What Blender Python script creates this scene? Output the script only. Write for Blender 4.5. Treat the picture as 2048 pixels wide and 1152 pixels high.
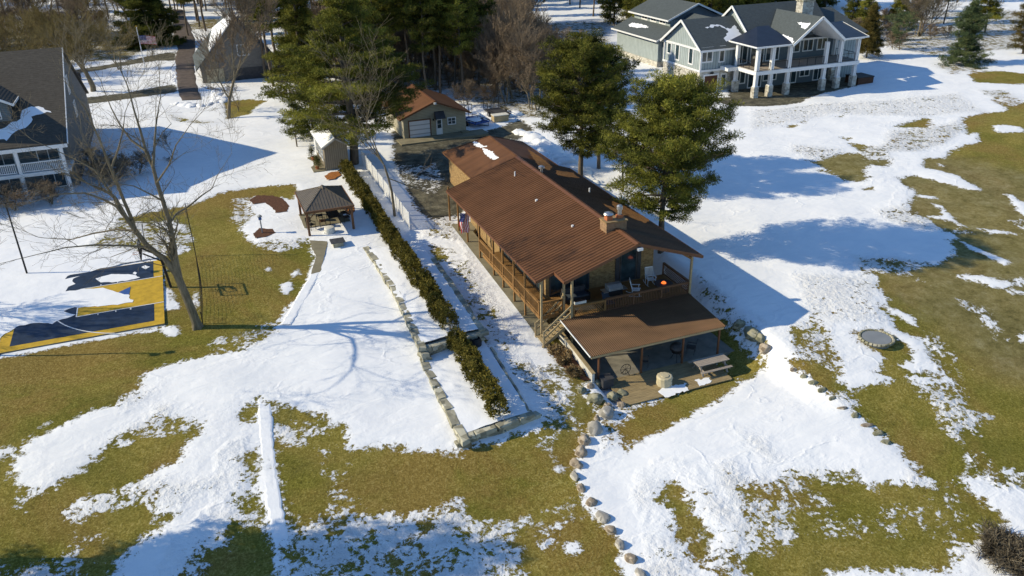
import bpy, bmesh, math, random
import numpy as np
from math import sin, cos, radians, pi, sqrt, atan2, hypot
from mathutils import Vector, Matrix
rng = random.Random(7); nrg = np.random.RandomState(11)
scene = bpy.context.scene
for o in list(bpy.data.objects): bpy.data.objects.remove(o)

# ---------------------------------------------------------------- camera
F_PX, PITCH, ROLL, YAW, CAM_H = 1640.0, radians(26), radians(-1.4), radians(20.8), 27.0
def cam_basis():
    f = np.array([0, cos(PITCH), -sin(PITCH)]); r = np.array([1., 0, 0]); u = np.array([0, sin(PITCH), cos(PITCH)])
    c, s = cos(YAW), sin(YAW); R = np.array([[c, s, 0], [-s, c, 0], [0, 0, 1]])
    f, r, u = R @ f, R @ r, R @ u
    cr, sr = cos(ROLL), sin(ROLL)
    return f, cr*r + sr*u, -sr*r + cr*u
FW, RT, UP = cam_basis()
CAM = np.array([0, 0, CAM_H])
cd = bpy.data.cameras.new('camera'); co = bpy.data.objects.new('camera', cd); scene.collection.objects.link(co)
cd.sensor_width = 36; cd.lens = 36*F_PX/2048; cd.clip_start = .5; cd.clip_end = 6000
co.matrix_world = Matrix(((RT[0], UP[0], -FW[0], 0), (RT[1], UP[1], -FW[1], 0), (RT[2], UP[2], -FW[2], CAM_H), (0, 0, 0, 1)))
scene.camera = co
# ---------------------------------------------------------------- light
SUN_AZ, SUN_EL = radians(160), radians(30)
w = bpy.data.worlds.new("World"); scene.world = w; w.use_nodes = True
nt = w.node_tree; bg = nt.nodes['Background']; sky = nt.nodes.new('ShaderNodeTexSky'); sky.sky_type = 'NISHITA'
sky.sun_disc = False; sky.sun_elevation = SUN_EL; sky.sun_rotation = atan2(cos(SUN_AZ), sin(SUN_AZ)); sky.air_density = 1.25; sky.dust_density = 0; sky.ozone_density = 7
nt.links.new(sky.outputs[0], bg.inputs[0]); bg.inputs[1].default_value = .135
sd = bpy.data.lights.new('sun', 'SUN'); so = bpy.data.objects.new('sun', sd); scene.collection.objects.link(so)
sd.energy = 4.8; sd.angle = radians(.5); sd.color = (1, .875, .62)
sv = Vector((cos(SUN_AZ)*cos(SUN_EL), sin(SUN_AZ)*cos(SUN_EL), sin(SUN_EL)))
so.rotation_euler = sv.to_track_quat('Z', 'Y').to_euler(); so.location = (-60, 60, 60)
scene.view_settings.view_transform = 'Standard'; scene.view_settings.look = 'None'
scene.view_settings.exposure = .19; scene.view_settings.gamma = 1
scene.render.engine = 'CYCLES'
scene.cycles.max_bounces = 6; scene.cycles.transparent_max_bounces = 8

# ---------------------------------------------------------------- terrain
def ss(a, b, x):
    t = np.clip((np.asarray(x, float)-a)/(b-a), 0, 1); return t*t*(3-2*t)
def G(x, y):
    x = np.asarray(x, float); y = np.asarray(y, float)
    z = np.interp(y, [0, 18, 30, 36, 46, 62, 82, 400], [-1.6, -.9, -.2, .5, 1.4, 2.2, 2.6, 3.0])
    zr = np.interp(y, [0, 18, 28, 36, 46, 62, 82, 400], [-1.8, -.9, .0, 1.2, 1.6, 2.2, 2.4, 2.8])
    q = ss(24, 31, x); z = z*(1-q)+zr*q
    w = ss(13.6, 16, x)*(1-ss(19.5, 20.5, x))
    s = np.interp(y, [0, 30, 34, 38, 44, 60, 78, 400], [-1.6, -.25, .1, .5, 1.15, 2.15, 2.6, 3.0])
    z = z*(1-w)+s*w
    k = 1-ss(33.5, 36.5, y)
    p = np.clip((x-(19.0-3*k))/(.6+5*k), 0, 1); p = p*p*(3-2*p)
    p = p*(1-ss(29.2, 31.5+2*0, x))*ss(23, 33, y)*(1-ss(58, 59, y))
    return z*(1-p)
def gz(x, y): return float(G(x, y))
def ray(px, py): return FW*F_PX+RT*(px-1024)-UP*(py-576)
def at(px, py, h=0.):
    """survey point: where the ground lies under a spot seen in the photo"""
    d = ray(px, py); d = d/np.linalg.norm(d)
    hi = min(3000, 29/-d[2]); lo = 19/-d[2]
    for _ in range(40):
        m = (lo+hi)/2; p = CAM+d*m
        if p[2] > float(G(p[0], p[1]))+h: lo = m
        else: hi = m
    return CAM+d*lo
def un(px, py, z):
    d = ray(px, py); return CAM+d*((z-CAM_H)/d[2])
def uny(px, py, y):
    d = ray(px, py); return CAM+d*(y/d[1])
def unx(px, py, x):
    d = ray(px, py); return CAM+d*(x/d[0])

# ---------------------------------------------------------------- materials
class NT:
    def __init__(s, name):
        s.m = bpy.data.materials.new(name); s.m.use_nodes = True; s.t = s.m.node_tree; s.n = s.t.nodes; s.b = s.n['Principled BSDF']; s.co = None
    def new(s, t, **kw):
        n = s.n.new(t)
        for k, v in kw.items():
            if k in n.inputs: n.inputs[k].default_value = v
            else: setattr(n, k, v)
        return n
    def link(s, a, b): s.t.links.new(a, b)
    def obj(s):
        if not s.co: s.co = s.new('ShaderNodeTexCoord')
        return s.co.outputs['Object']
    def mapped(s, scale=(1, 1, 1), rot=(0, 0, 0), world=False):
        m = s.new('ShaderNodeMapping'); m.inputs['Scale'].default_value = scale; m.inputs['Rotation'].default_value = rot
        if world: src = s.new('ShaderNodeNewGeometry').outputs['Position']
        else: src = s.obj()
        s.link(src, m.inputs['Vector']); return m.outputs[0]
    def noise(s, scale, detail=4, rough=.5, vec=None, dist=0):
        n = s.new('ShaderNodeTexNoise'); n.inputs['Scale'].default_value = scale; n.inputs['Detail'].default_value = detail
        n.inputs['Roughness'].default_value = rough; n.inputs['Distortion'].default_value = dist
        s.link(vec if vec is not None else s.obj(), n.inputs['Vector']); return n.outputs['Fac']
    def ramp(s, fac, stops):
        r = s.new('ShaderNodeValToRGB'); e = r.color_ramp.elements
        while len(e) < len(stops): e.new(.5)
        for i, (p, c) in enumerate(stops):
            e[i].position = p; e[i].color = (*c, 1) if len(c) == 3 else c
        s.link(fac, r.inputs[0]); return r.outputs[0]
    def mix(s, fac, a, b, mode='MIX'):
        m = s.new('ShaderNodeMix', data_type='RGBA', blend_type=mode)
        for inp, v in ((0, fac), (6, a), (7, b)):
            if hasattr(v, 'is_linked'): s.link(v, m.inputs[inp])
            elif inp == 0: m.inputs[0].default_value = v
            else: m.inputs[inp].default_value = (*v, 1)
        return m.outputs[2]
    def math(s, op, a, b=None, c=None, clamp=False):
        m = s.new('ShaderNodeMath', operation=op, use_clamp=clamp)
        for i, v in enumerate((a, b, c)):
            if v is None: continue
            if hasattr(v, 'is_linked'): s.link(v, m.inputs[i])
            else: m.inputs[i].default_value = v
        return m.outputs[0]
    def attr(s, name):
        a = s.new('ShaderNodeAttribute', attribute_name=name); return a.outputs['Fac']
    def bump(s, h, strength=.5, dist=.02):
        b = s.new('ShaderNodeBump'); b.inputs['Strength'].default_value = strength; b.inputs['Distance'].default_value = dist
        s.link(h, b.inputs['Height']); s.link(b.outputs[0], s.b.inputs['Normal']); return b
    def fin(s, col, rough=.8, spec=.3, metal=0.):
        if hasattr(col, 'is_linked'): s.link(col, s.b.inputs['Base Color'])
        else: s.b.inputs['Base Color'].default_value = (*col, 1)
        if hasattr(rough, 'is_linked'): s.link(rough, s.b.inputs['Roughness'])
        else: s.b.inputs['Roughness'].default_value = rough
        s.b.inputs['Specular IOR Level'].default_value = spec; s.b.inputs['Metallic'].default_value = metal
        return s.m
def simple(name, c, rough=.7, var=.25, scale=3., metal=0., spec=.3, bump=0.):
    t = NT(name); n = t.noise(scale, 6, .65); a = tuple(v*(1-var) for v in c); b = tuple(min(1, v*(1+var)) for v in c)
    col = t.ramp(n, [(.3, a), (.7, b)])
    if bump: t.bump(t.noise(scale*6, 5, .7), bump, .02)
    return t.fin(col, rough, spec, metal)
def wood(name, c, scale=2., var=.35):
    t = NT(name); n = t.noise(scale, 6, .7, t.mapped((1, 6, 6))); n2 = t.noise(scale*.7, 3, .5)
    col = t.ramp(n, [(.25, tuple(v*(1-var) for v in c)), (.75, tuple(v*(1+var) for v in c))])
    col = t.mix(t.math('MULTIPLY', n2, .6), col, tuple(v*.55 for v in c)); return t.fin(col, .8)
def snow_mat():
    t = NT('snow'); n = t.noise(1.3, 5, .55)
    t.bump(n, .35, .12); t.link(t.ramp(t.noise(.7, 3), [(.3, (.80, .82, .86)), (.7, (.88, .89, .91))]), t.b.inputs['Base Color'])
    t.b.inputs['Roughness'].default_value = .65; t.b.inputs['Specular IOR Level'].default_value = .25
    return t.m
def foliage(name, a, b, c, scale=.9):
    t = NT(name); p = t.mapped(world=True); n = t.noise(scale, 3, .6, p); at_ = t.attr('tone')
    f = t.math('ADD', t.math('MULTIPLY', n, .6), t.math('MULTIPLY', at_, .5))
    col = t.ramp(f, [(.25, a), (.5, b), (.78, c)])
    oi = t.new('ShaderNodeObjectInfo'); v = t.math('MULTIPLY_ADD', oi.outputs['Random'], .5, .75)
    hs = t.new('ShaderNodeHueSaturation'); t.link(v, hs.inputs['Value']); t.link(col, hs.inputs['Color'])
    m = t.fin(hs.outputs[0], .75, .15); tb = t.new('ShaderNodeBsdfTranslucent'); t.link(hs.outputs[0], tb.inputs[0]); mx = t.new('ShaderNodeMixShader'); mx.inputs[0].default_value = .18
    t.link(t.b.outputs[0], mx.inputs[1]); t.link(tb.outputs[0], mx.inputs[2]); t.link(mx.outputs[0], t.n['Material Output'].inputs[0]); return m
def bark(name, a, b):
    t = NT(name); n = t.noise(3, 6, .7, t.mapped((3, 3, .6))); t.bump(n, .6, .03)
    return t.fin(t.ramp(n, [(.3, a), (.7, b)]), .9, .15)
def brick_mat(name, c1, c2, mortar, sc=1.):
    t = NT(name); sep = t.new('ShaderNodeSeparateXYZ'); t.link(t.obj(), sep.inputs[0])
    cb = t.new('ShaderNodeCombineXYZ'); t.link(t.math('ADD', sep.outputs[0], sep.outputs[1]), cb.inputs[0]); t.link(sep.outputs[2], cb.inputs[1])
    br = t.new('ShaderNodeTexBrick'); t.link(cb.outputs[0], br.inputs['Vector'])
    br.inputs['Color1'].default_value = (*c1, 1); br.inputs['Color2'].default_value = (*c2, 1); br.inputs['Mortar'].default_value = (*mortar, 1)
    br.inputs['Scale'].default_value = sc; br.inputs['Mortar Size'].default_value = .012; br.inputs['Brick Width'].default_value = .26; br.inputs['Row Height'].default_value = .09
    n = t.noise(4.5, 8, .8, cb.outputs[0]); col = t.mix(.5, br.outputs[0], t.ramp(n, [(.35, tuple(v*.35 for v in c1)), (.65, tuple(min(1, v*1.35) for v in c2))]))
    t.bump(br.outputs['Fac'], .4, .01); return t.fin(col, .85, .2)
def shingle(name, c, var=.35, row=.14):
    t = NT(name); n = t.noise(2.6, 8, .85, t.mapped((1, 1, 2.5))); n2 = t.noise(.5, 4, .6)
    col = t.ramp(n, [(.3, tuple(v*(1-var) for v in c)), (.7, tuple(v*(1+var) for v in c))]); col = t.mix(t.math('MULTIPLY', n2, .5), col, tuple(v*.7 for v in c))
    wv = t.new('ShaderNodeTexWave', wave_type='BANDS', bands_direction='Z'); wv.inputs['Scale'].default_value = 1/row/3; t.link(t.obj(), wv.inputs[0])
    t.bump(t.math('ADD', wv.outputs['Fac'], n), .5, .02); return t.fin(col, .9, .2)
def stone_mat(name, a, b, c, scale=4.):
    t = NT(name); v = t.new('ShaderNodeTexVoronoi'); v.inputs['Scale'].default_value = scale; t.link(t.mapped((1, 1, 1.6)), v.inputs['Vector'])
    n = t.noise(scale*.8, 6, .7); sp = t.new('ShaderNodeSeparateColor'); t.link(v.outputs['Color'], sp.inputs[0])
    col = t.ramp(t.math('ADD', t.math('MULTIPLY', sp.outputs[0], .5), t.math('MULTIPLY', n, .5)), [(.25, a), (.5, b), (.75, c)])
    t.bump(n, .6, .04); return t.fin(col, .9, .2)
def metal_roof(name, c, grime):
    t = NT(name); n = t.math('ADD', t.math('MULTIPLY', t.noise(.5, 6, .65), .45), t.math('ADD', t.math('MULTIPLY', t.noise(1.1, 2, .4, t.mapped((.03, 1, .03))), .3), t.math('MULTIPLY', t.noise(2.2, 5, .6, t.mapped((.22, 1.6, .22))), .25))); n2 = t.noise(3, 6, .75, t.mapped((.35, 1.5, .35)))
    col = t.ramp(n, [(.38, tuple(v*.74 for v in c)), (.62, tuple(v*1.16 for v in c))])
    col = t.mix(t.math('MULTIPLY', t.ramp(n2, [(.5, (0, 0, 0)), (.75, (1, 1, 1))]), .3), col, grime); return t.fin(col, .6, .12)
def glass(name='window glass', c=(.03, .05, .06)):
    t = NT(name); return t.fin(t.ramp(t.noise(1.5, 3), [(.3, tuple(v*.6 for v in c)), (.7, tuple(v*1.6 for v in c))]), .08, .8)

M = {}
M['snow'] = snow_mat()
M['needle'] = foliage('pine needles', (.024, .034, .008), (.095, .102, .017), (.29, .28, .046))
M['needle_dark'] = foliage('dark pine needles', (.020, .032, .009), (.065, .078, .015), (.19, .19, .03))
M['needle_blue'] = foliage('blue green needles', (.03, .055, .028), (.07, .10, .045), (.14, .16, .06))
M['juniper'] = foliage('rusty juniper', (.035, .034, .01), (.085, .07, .018), (.16, .115, .03))
M['arbor'] = foliage('arborvitae', (.030, .030, .008), (.11, .098, .018), (.22, .18, .035), 1.6)
M['dry'] = foliage('dry stems', (.14, .09, .04), (.28, .19, .09), (.42, .32, .18), 2.)
M['drygrass'] = foliage('dry grass', (.035, .028, .02), (.12, .10, .07), (.26, .22, .16), 2.)
M['bark'] = bark('grey bark', (.09, .075, .05), (.27, .23, .16))
M['twig'] = bark('brown twigs', (.13, .10, .07), (.30, .23, .16))
M['twig_y'] = bark('yellow brown twigs', (.14, .11, .04), (.27, .21, .09))
M['pinebark'] = bark('pine bark', (.06, .05, .04), (.20, .16, .12))
M['brick'] = brick_mat('tan brick', (.19, .10, .04), (.42, .28, .12), (.24, .19, .13))
M['brick_dark'] = brick_mat('brown brick', (.22, .12, .06), (.36, .22, .12), (.25, .20, .15))
M['roof'] = metal_roof('brown metal roof', (.138, .066, .033), (.10, .05, .03))
M['roof_shade_weathered'] = metal_roof('shade darkened weathered roof', (.075, .050, .034), (.05, .055, .035))  # right slope darkened: its shade is put into the colour, along with needle debris
M['boulder_l'] = None
M['roof_trim'] = simple('brown trim', (.15, .065, .030), .5, .15)
M['awning'] = metal_roof('bronze corrugated metal', (.155, .090, .050), (.10, .06, .04))
M['redwood'] = wood('red stained wood', (.30, .16, .055))
M['treated'] = wood('weathered treated wood', (.44, .34, .19))
M['cedar'] = wood('cedar wood', (.20, .10, .05))
M['greywood'] = wood('grey weathered wood', (.36, .31, .26))
M['deckwood'] = wood('old deck boards', (.33, .25, .13), 1.2, .5)
M['concrete'] = simple('concrete', (.215, .19, .125), .9, .25, 1.2, bump=.2)
M['patio_concrete'] = simple('patio concrete', (.22, .205, .17), .9, .25, 1.2, bump=.2)
M['asphalt'] = simple('asphalt', (.085, .08, .08), .9, .4, .7, bump=.3)
M['brickpave'] = simple('brown paving', (.10, .078, .066), .9, .35, 1., bump=.3)
M['white'] = simple('white paint', (.72, .73, .74), .5, .06)
M['white_dirty'] = simple('weathered white', (.62, .61, .56), .7, .15, 2)
M['siding_tan'] = None
def siding(name, c, direction='Z', step=.16, var=.1):
    t = NT(name); wv = t.new('ShaderNodeTexWave', wave_type='BANDS', bands_direction='Z', wave_profile='SAW')
    if direction == 'Z': t.link(t.obj(), wv.inputs[0])
    else:
        sep = t.new('ShaderNodeSeparateXYZ'); t.link(t.obj(), sep.inputs[0]); cb = t.new('ShaderNodeCombineXYZ'); t.link(t.math('ADD', sep.outputs[0], sep.outputs[1]), cb.inputs[2]); t.link(cb.outputs[0], wv.inputs[0])
    wv.inputs['Scale'].default_value = .314/step*1.0
    n = t.noise(1.2, 5, .6); col = t.ramp(n, [(.3, tuple(v*(1-var) for v in c)), (.7, tuple(v*(1+var) for v in c))])
    col = t.mix(t.math('MULTIPLY', t.ramp(wv.outputs['Fac'], [(.74, (0, 0, 0)), (.86, (1, 1, 1))]), .75), col, tuple(v*.35 for v in c))
    t.bump(wv.outputs['Fac'], .5, .015); return t.fin(col, .7, .3)
M['siding_tan'] = siding('tan lap siding', (.36, .33, .24))
M['siding_shed'] = siding('brown panel siding', (.22, .19, .14), 'X', .2)
M['siding_gray'] = siding('grey board and batten', (.33, .385, .395), 'X', .42)
M['siding_blue'] = siding('blue grey lap siding', (.12, .155, .18))
M['shingle_slate'] = shingle('slate grey shingles', (.085, .10, .105))
M['shingle_brown'] = shingle('weathered dark shingles', (.085, .075, .062), .5)
M['shake'] = shingle('grey wood shakes', (.20, .19, .175), .4, .2)
M['metal_blue'] = simple('dark standing seam metal', (.03, .035, .05), .35, .2, 1, .4)
M['roof_gazebo'] = simple('bronze sheet roof', (.15, .125, .095), .45, .15, 1.5, .2)
M['stone_light'] = stone_mat('light ashlar stone', (.30, .28, .24), (.45, .43, .38), (.6, .58, .52), 3)
M['limestone'] = stone_mat('limestone block', (.20, .19, .14), (.36, .34, .26), (.50, .48, .38), 2)
M['boulder'] = stone_mat('field boulder', (.17, .135, .10), (.35, .295, .23), (.52, .46, .39), 3.2)
M['boulder_g'] = stone_mat('mossy boulder', (.13, .13, .085), (.27, .26, .18), (.42, .39, .30), 3.2)
M['boulder_l'] = stone_mat('pale grey boulder', (.20, .19, .17), (.38, .36, .33), (.58, .56, .52), 2.)
M['mulch'] = simple('brown mulch', (.10, .045, .025), .95, .5, 6, bump=.8)
M['mulch_o'] = simple('orange mulch', (.32, .12, .03), .95, .4, 6, bump=.8)
M['black'] = simple('black metal', (.015, .015, .017), .5, .3)
M['darkgrey'] = simple('dark grey', (.06, .06, .065), .6, .3)
M['grey'] = simple('galvanised grey', (.30, .31, .32), .45, .2, 3, .3)
M['chrome'] = simple('stainless', (.5, .5, .5), .3, .1, 3, .8)
M['beige'] = simple('beige canvas cover', (.50, .44, .30), .8, .15, 2, bump=.3)
M['terracotta'] = simple('terracotta', (.42, .14, .06), .8, .2)
M['slate'] = simple('slate fabric', (.04, .055, .075), .8, .2)
M['blue'] = simple('blue paint', (.04, .10, .30), .5, .1)
M['red'] = simple('flag red', (.50, .03, .04), .8, .1)
M['flagwhite'] = simple('flag white', (.75, .74, .72), .8, .05)
M['flagblue'] = simple('flag blue', (.025, .035, .16), .8, .1)
M['navy'] = simple('navy court coating', (.018, .032, .062), .55, .45, 1.6)
M['maize'] = simple('maize court coating', (.52, .33, .025), .7, .22, 2.)
M['glass'] = glass()
M['garagedoor'] = siding('white garage door', (.66, .67, .70), 'Z', .5, .04)
M['browndoor'] = wood('brown wood door', (.10, .045, .025))
M['fire'] = NT('fire').m; b_ = M['fire'].node_tree.nodes['Principled BSDF']; b_.inputs['Emission Color'].default_value = (1, .18, .03, 1); b_.inputs['Emission Strength'].default_value = 1.4; b_.inputs['Base Color'].default_value = (.6, .1, .02, 1)
M['water'] = simple('grey ice', (.22, .23, .235), .25, .12, 1.)
M['needlefall'] = simple('fallen orange needles', (.34, .15, .04), .95, .4, 5, bump=.6)
t = NT('netting'); t.fin((.02, .02, .02), .8); M['net'] = t.m

# ---------------------------------------------------------------- mesh helpers
COL = scene.collection
class MB:
    def __init__(s): s.v = []; s.f = []; s.mi = []; s.m = 0
    def mat(s, i): s.m = i; return s
    def add(s, vs, fs):
        n = len(s.v); s.v += [tuple(map(float, p)) for p in vs]; s.f += [tuple(n+i for i in f) for f in fs]; s.mi += [s.m]*len(fs); return s
    def box(s, x0, x1, y0, y1, z0, z1):
        return s.add([(x0, y0, z0), (x1, y0, z0), (x1, y1, z0), (x0, y1, z0), (x0, y0, z1), (x1, y0, z1), (x1, y1, z1), (x0, y1, z1)],
                     [(0, 3, 2, 1), (4, 5, 6, 7), (0, 1, 5, 4), (1, 2, 6, 5), (2, 3, 7, 6), (3, 0, 4, 7)])
    def bar(s, a, b, w, h=None, up=(0, 0, 1)):
        h = h or w; a = Vector(a); b = Vector(b); d = (b-a).normalized(); upv = Vector(up)
        if abs(d.dot(upv)) > .95: upv = Vector((0, 1, 0))
        sx = d.cross(upv).normalized(); uz = sx.cross(d).normalized(); vs = []
        for p in (a, b):
            for i, j in ((-1, -1), (1, -1), (1, 1), (-1, 1)): vs.append(p+sx*(i*w/2)+uz*(j*h/2))
        return s.add(vs, [(3, 2, 1, 0), (4, 5, 6, 7), (0, 1, 5, 4), (1, 2, 6, 5), (2, 3, 7, 6), (3, 0, 4, 7)])
    def tube(s, pts, rs, n=8, cap=True):
        pts = [Vector(p) for p in pts]
        if not hasattr(rs, '__len__'): rs = [rs]*len(pts)
        vs = []; fs = []
        for i, p in enumerate(pts):
            d = (pts[min(i+1, len(pts)-1)]-pts[max(i-1, 0)]).normalized()
            u = Vector((0, 0, 1)) if abs(d.z) < .9 else Vector((1, 0, 0))
            a = d.cross(u).normalized(); b = d.cross(a)
            for k in range(n):
                t = 2*pi*k/n; vs.append(p+(a*cos(t)+b*sin(t))*rs[i])
            if i:
                for k in range(n): fs.append(((i-1)*n+k, (i-1)*n+(k+1) % n, i*n+(k+1) % n, i*n+k))
        if cap: fs.append(tuple(range(n))); fs.append(tuple((len(pts)-1)*n+k for k in reversed(range(n))))
        return s.add(vs, fs)
    def cyl(s, x, y, z0, z1, r, n=12, r2=None): return s.tube([(x, y, z0), (x, y, z1)], [r, r if r2 is None else r2], n)
    def lathe(s, x, y, prof, n=16):
        vs = []; fs = []
        for i, (r, z) in enumerate(prof):
            for k in range(n): vs.append((x+r*cos(2*pi*k/n), y+r*sin(2*pi*k/n), z))
            if i:
                for k in range(n): fs.append(((i-1)*n+k, (i-1)*n+(k+1) % n, i*n+(k+1) % n, i*n+k))
        fs.append(tuple(reversed(range(n)))); fs.append(tuple((len(prof)-1)*n+k for k in range(n)))
        return s.add(vs, fs)
    def prism(s, poly, d):
        """poly: planar list of 3D points, extruded by vector d"""
        n = len(poly); P = [Vector(p) for p in poly]; D = Vector(d)
        return s.add(P+[p+D for p in P], [tuple(range(n)), tuple(reversed(range(n, 2*n)))]+[(i, i+n, (i+1) % n+n, (i+1) % n) for i in range(n)])
    def slab(s, poly, th): # roof slab: top face given, thickness straight down
        return s.prism(poly, (0, 0, -th))
    def quad(s, *p): return s.add(p, [tuple(range(len(p)))])
    def build(s, name, mats, parent=None, smooth=False, org=None):
        me = bpy.data.meshes.new(name)
        v = s.v
        if parent is not None: L = parent.matrix_world.translation if False else Vector(parent.get('_o', (0, 0, 0)))
        else: L = Vector(org) if org is not None else Vector((0, 0, 0))
        if L.length: v = [(a-L.x, b-L.y, c-L.z) for a, b, c in v]
        me.from_pydata(v, [], s.f)
        if not isinstance(mats, (list, tuple)): mats = [mats]
        for m in mats: me.materials.append(M[m] if isinstance(m, str) else m)
        if len(mats) > 1: me.polygons.foreach_set('material_index', s.mi)
        bm = bmesh.new(); bm.from_mesh(me); bmesh.ops.recalc_face_normals(bm, faces=bm.faces); bm.to_mesh(me); bm.free()
        if smooth: me.polygons.foreach_set('use_smooth', [True]*len(me.polygons))
        me.update(); o = bpy.data.objects.new(name, me); COL.objects.link(o)
        if parent is not None:
            o.parent = parent; o['_o'] = tuple(L)
        elif org is not None: o.location = L; o['_o'] = tuple(L)
        return o
def tag(o, label=None, cat=None, group=None, kind=None):
    if label: o['label'] = label
    if cat: o['category'] = cat
    if group: o['group'] = group
    if kind: o['kind'] = kind
    return o
def thing(name, label, cat, loc=(0, 0, 0), group=None):
    o = bpy.data.objects.new(name, None); COL.objects.link(o); o.location = loc; o['_o'] = tuple(map(float, loc)); o.empty_display_size = .3
    return tag(o, label, cat, group)
KIDS = {}
def kids(o): return [c for c in bpy.data.objects if c.parent == o]
def copy_tree(o, loc, rz=0., sc=1., label=None, cat=None, group=None, _k=None):
    k = kids(o) if o.name not in KIDS else KIDS[o.name]; KIDS[o.name] = k
    c = o.copy(); COL.objects.link(c); c.location = loc; c.rotation_euler = (0, 0, rz); c.scale = (sc, sc, sc) if not hasattr(sc, '__len__') else sc
    tag(c, label, cat, group)
    for ch in k:
        d = ch.copy(); COL.objects.link(d); d.parent = c
        for g in (KIDS.setdefault(ch.name, kids(ch))):
            e = g.copy(); COL.objects.link(e); e.parent = d
    return c
def fast_mesh(name, V, Fc, mats, parent=None, tone=None, smooth=False):
    """V (n,3) array, Fc (m,k) int array"""
    me = bpy.data.meshes.new(name); V = np.asarray(V, np.float32); Fc = np.asarray(Fc, np.int32); m, k = Fc.shape
    me.vertices.add(len(V)); me.vertices.foreach_set('co', V.ravel()); me.loops.add(m*k); me.loops.foreach_set('vertex_index', Fc.ravel())
    me.polygons.add(m); me.polygons.foreach_set('loop_start', np.arange(0, m*k, k, dtype=np.int32)); me.polygons.foreach_set('loop_total', np.full(m, k, np.int32))
    if smooth: me.polygons.foreach_set('use_smooth', [True]*m)
    me.update(calc_edges=True)
    if tone is not None:
        a = me.attributes.new('tone', 'FLOAT', 'POINT'); a.data.foreach_set('value', np.asarray(tone, np.float32))
    for mm in (mats if isinstance(mats, (list, tuple)) else [mats]): me.materials.append(M[mm])
    o = bpy.data.objects.new(name, me); COL.objects.link(o)
    if parent is not None: o.parent = parent; o['_o'] = tuple(parent['_o'])
    return o
def leaves(centers, radii, per, size, tone_c, seed, flat=.6, aspect=.35, droop=0.):
    """clumps of small needle / leaf blades; returns V,F,tone"""
    r = np.random.RandomState(seed); C = np.repeat(centers, per, 0); R = np.repeat(radii, per)[:, None]; T = np.repeat(tone_c, per)
    n = len(C); d = r.normal(size=(n, 3)); d /= np.linalg.norm(d, axis=1)[:, None]+1e-9
    rad = r.rand(n, 1)**.45; P = C+d*R*rad*np.array([1, 1, flat])
    ax = d*.9+r.normal(size=(n, 3))*.6; ax[:, 2] += .35-droop; ax /= np.linalg.norm(ax, axis=1)[:, None]
    sd_ = np.cross(ax, r.normal(size=(n, 3))); sd_ /= np.linalg.norm(sd_, axis=1)[:, None]+1e-9
    L = (size*(.6+.8*r.rand(n, 1))); W = L*aspect
    V = np.stack([P-sd_*W, P+sd_*W, P+ax*L+sd_*W*.5, P+ax*L-sd_*W*.5], 1).reshape(-1, 3)
    Fq = np.arange(n*4).reshape(-1, 4); t = np.repeat(T+r.normal(size=n)*.12, 4)
    return V, Fq, t

# ---------------------------------------------------------------- ground: one sheet with melting snow
def axis(a0, a1, st, lo, hi, g=1.07):
    xs = list(np.arange(a0, a1, st)); d = st; x = xs[-1]
    while x < hi: d *= g; x += d; xs.append(x)
    d = st; x = xs[0]; pre = []
    while x > lo: d *= g; x -= d; pre.append(x)
    return np.array(pre[::-1]+xs)
GXS = axis(-26, 78, .34, -2500, 2500); GYS = axis(13, 112, .34, -300, 3500)
# patches surveyed off the photo: kind, noise amplitude, bias, outline
def TL(t, pts):
    ox, oy, s = {'A': (1500, 180, 3.6), 'B': (1500, 480, 3.6), 'C': (1500, 780, 3.6), 'D': (1150, 860, 3.946), 'E': (550, 830, 3.413), 'F': (0, 780, 3.097), 'P': (0, 0, 1)}[t]
    return [(ox+a/s, oy+b/s) for a, b in pts]
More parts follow.
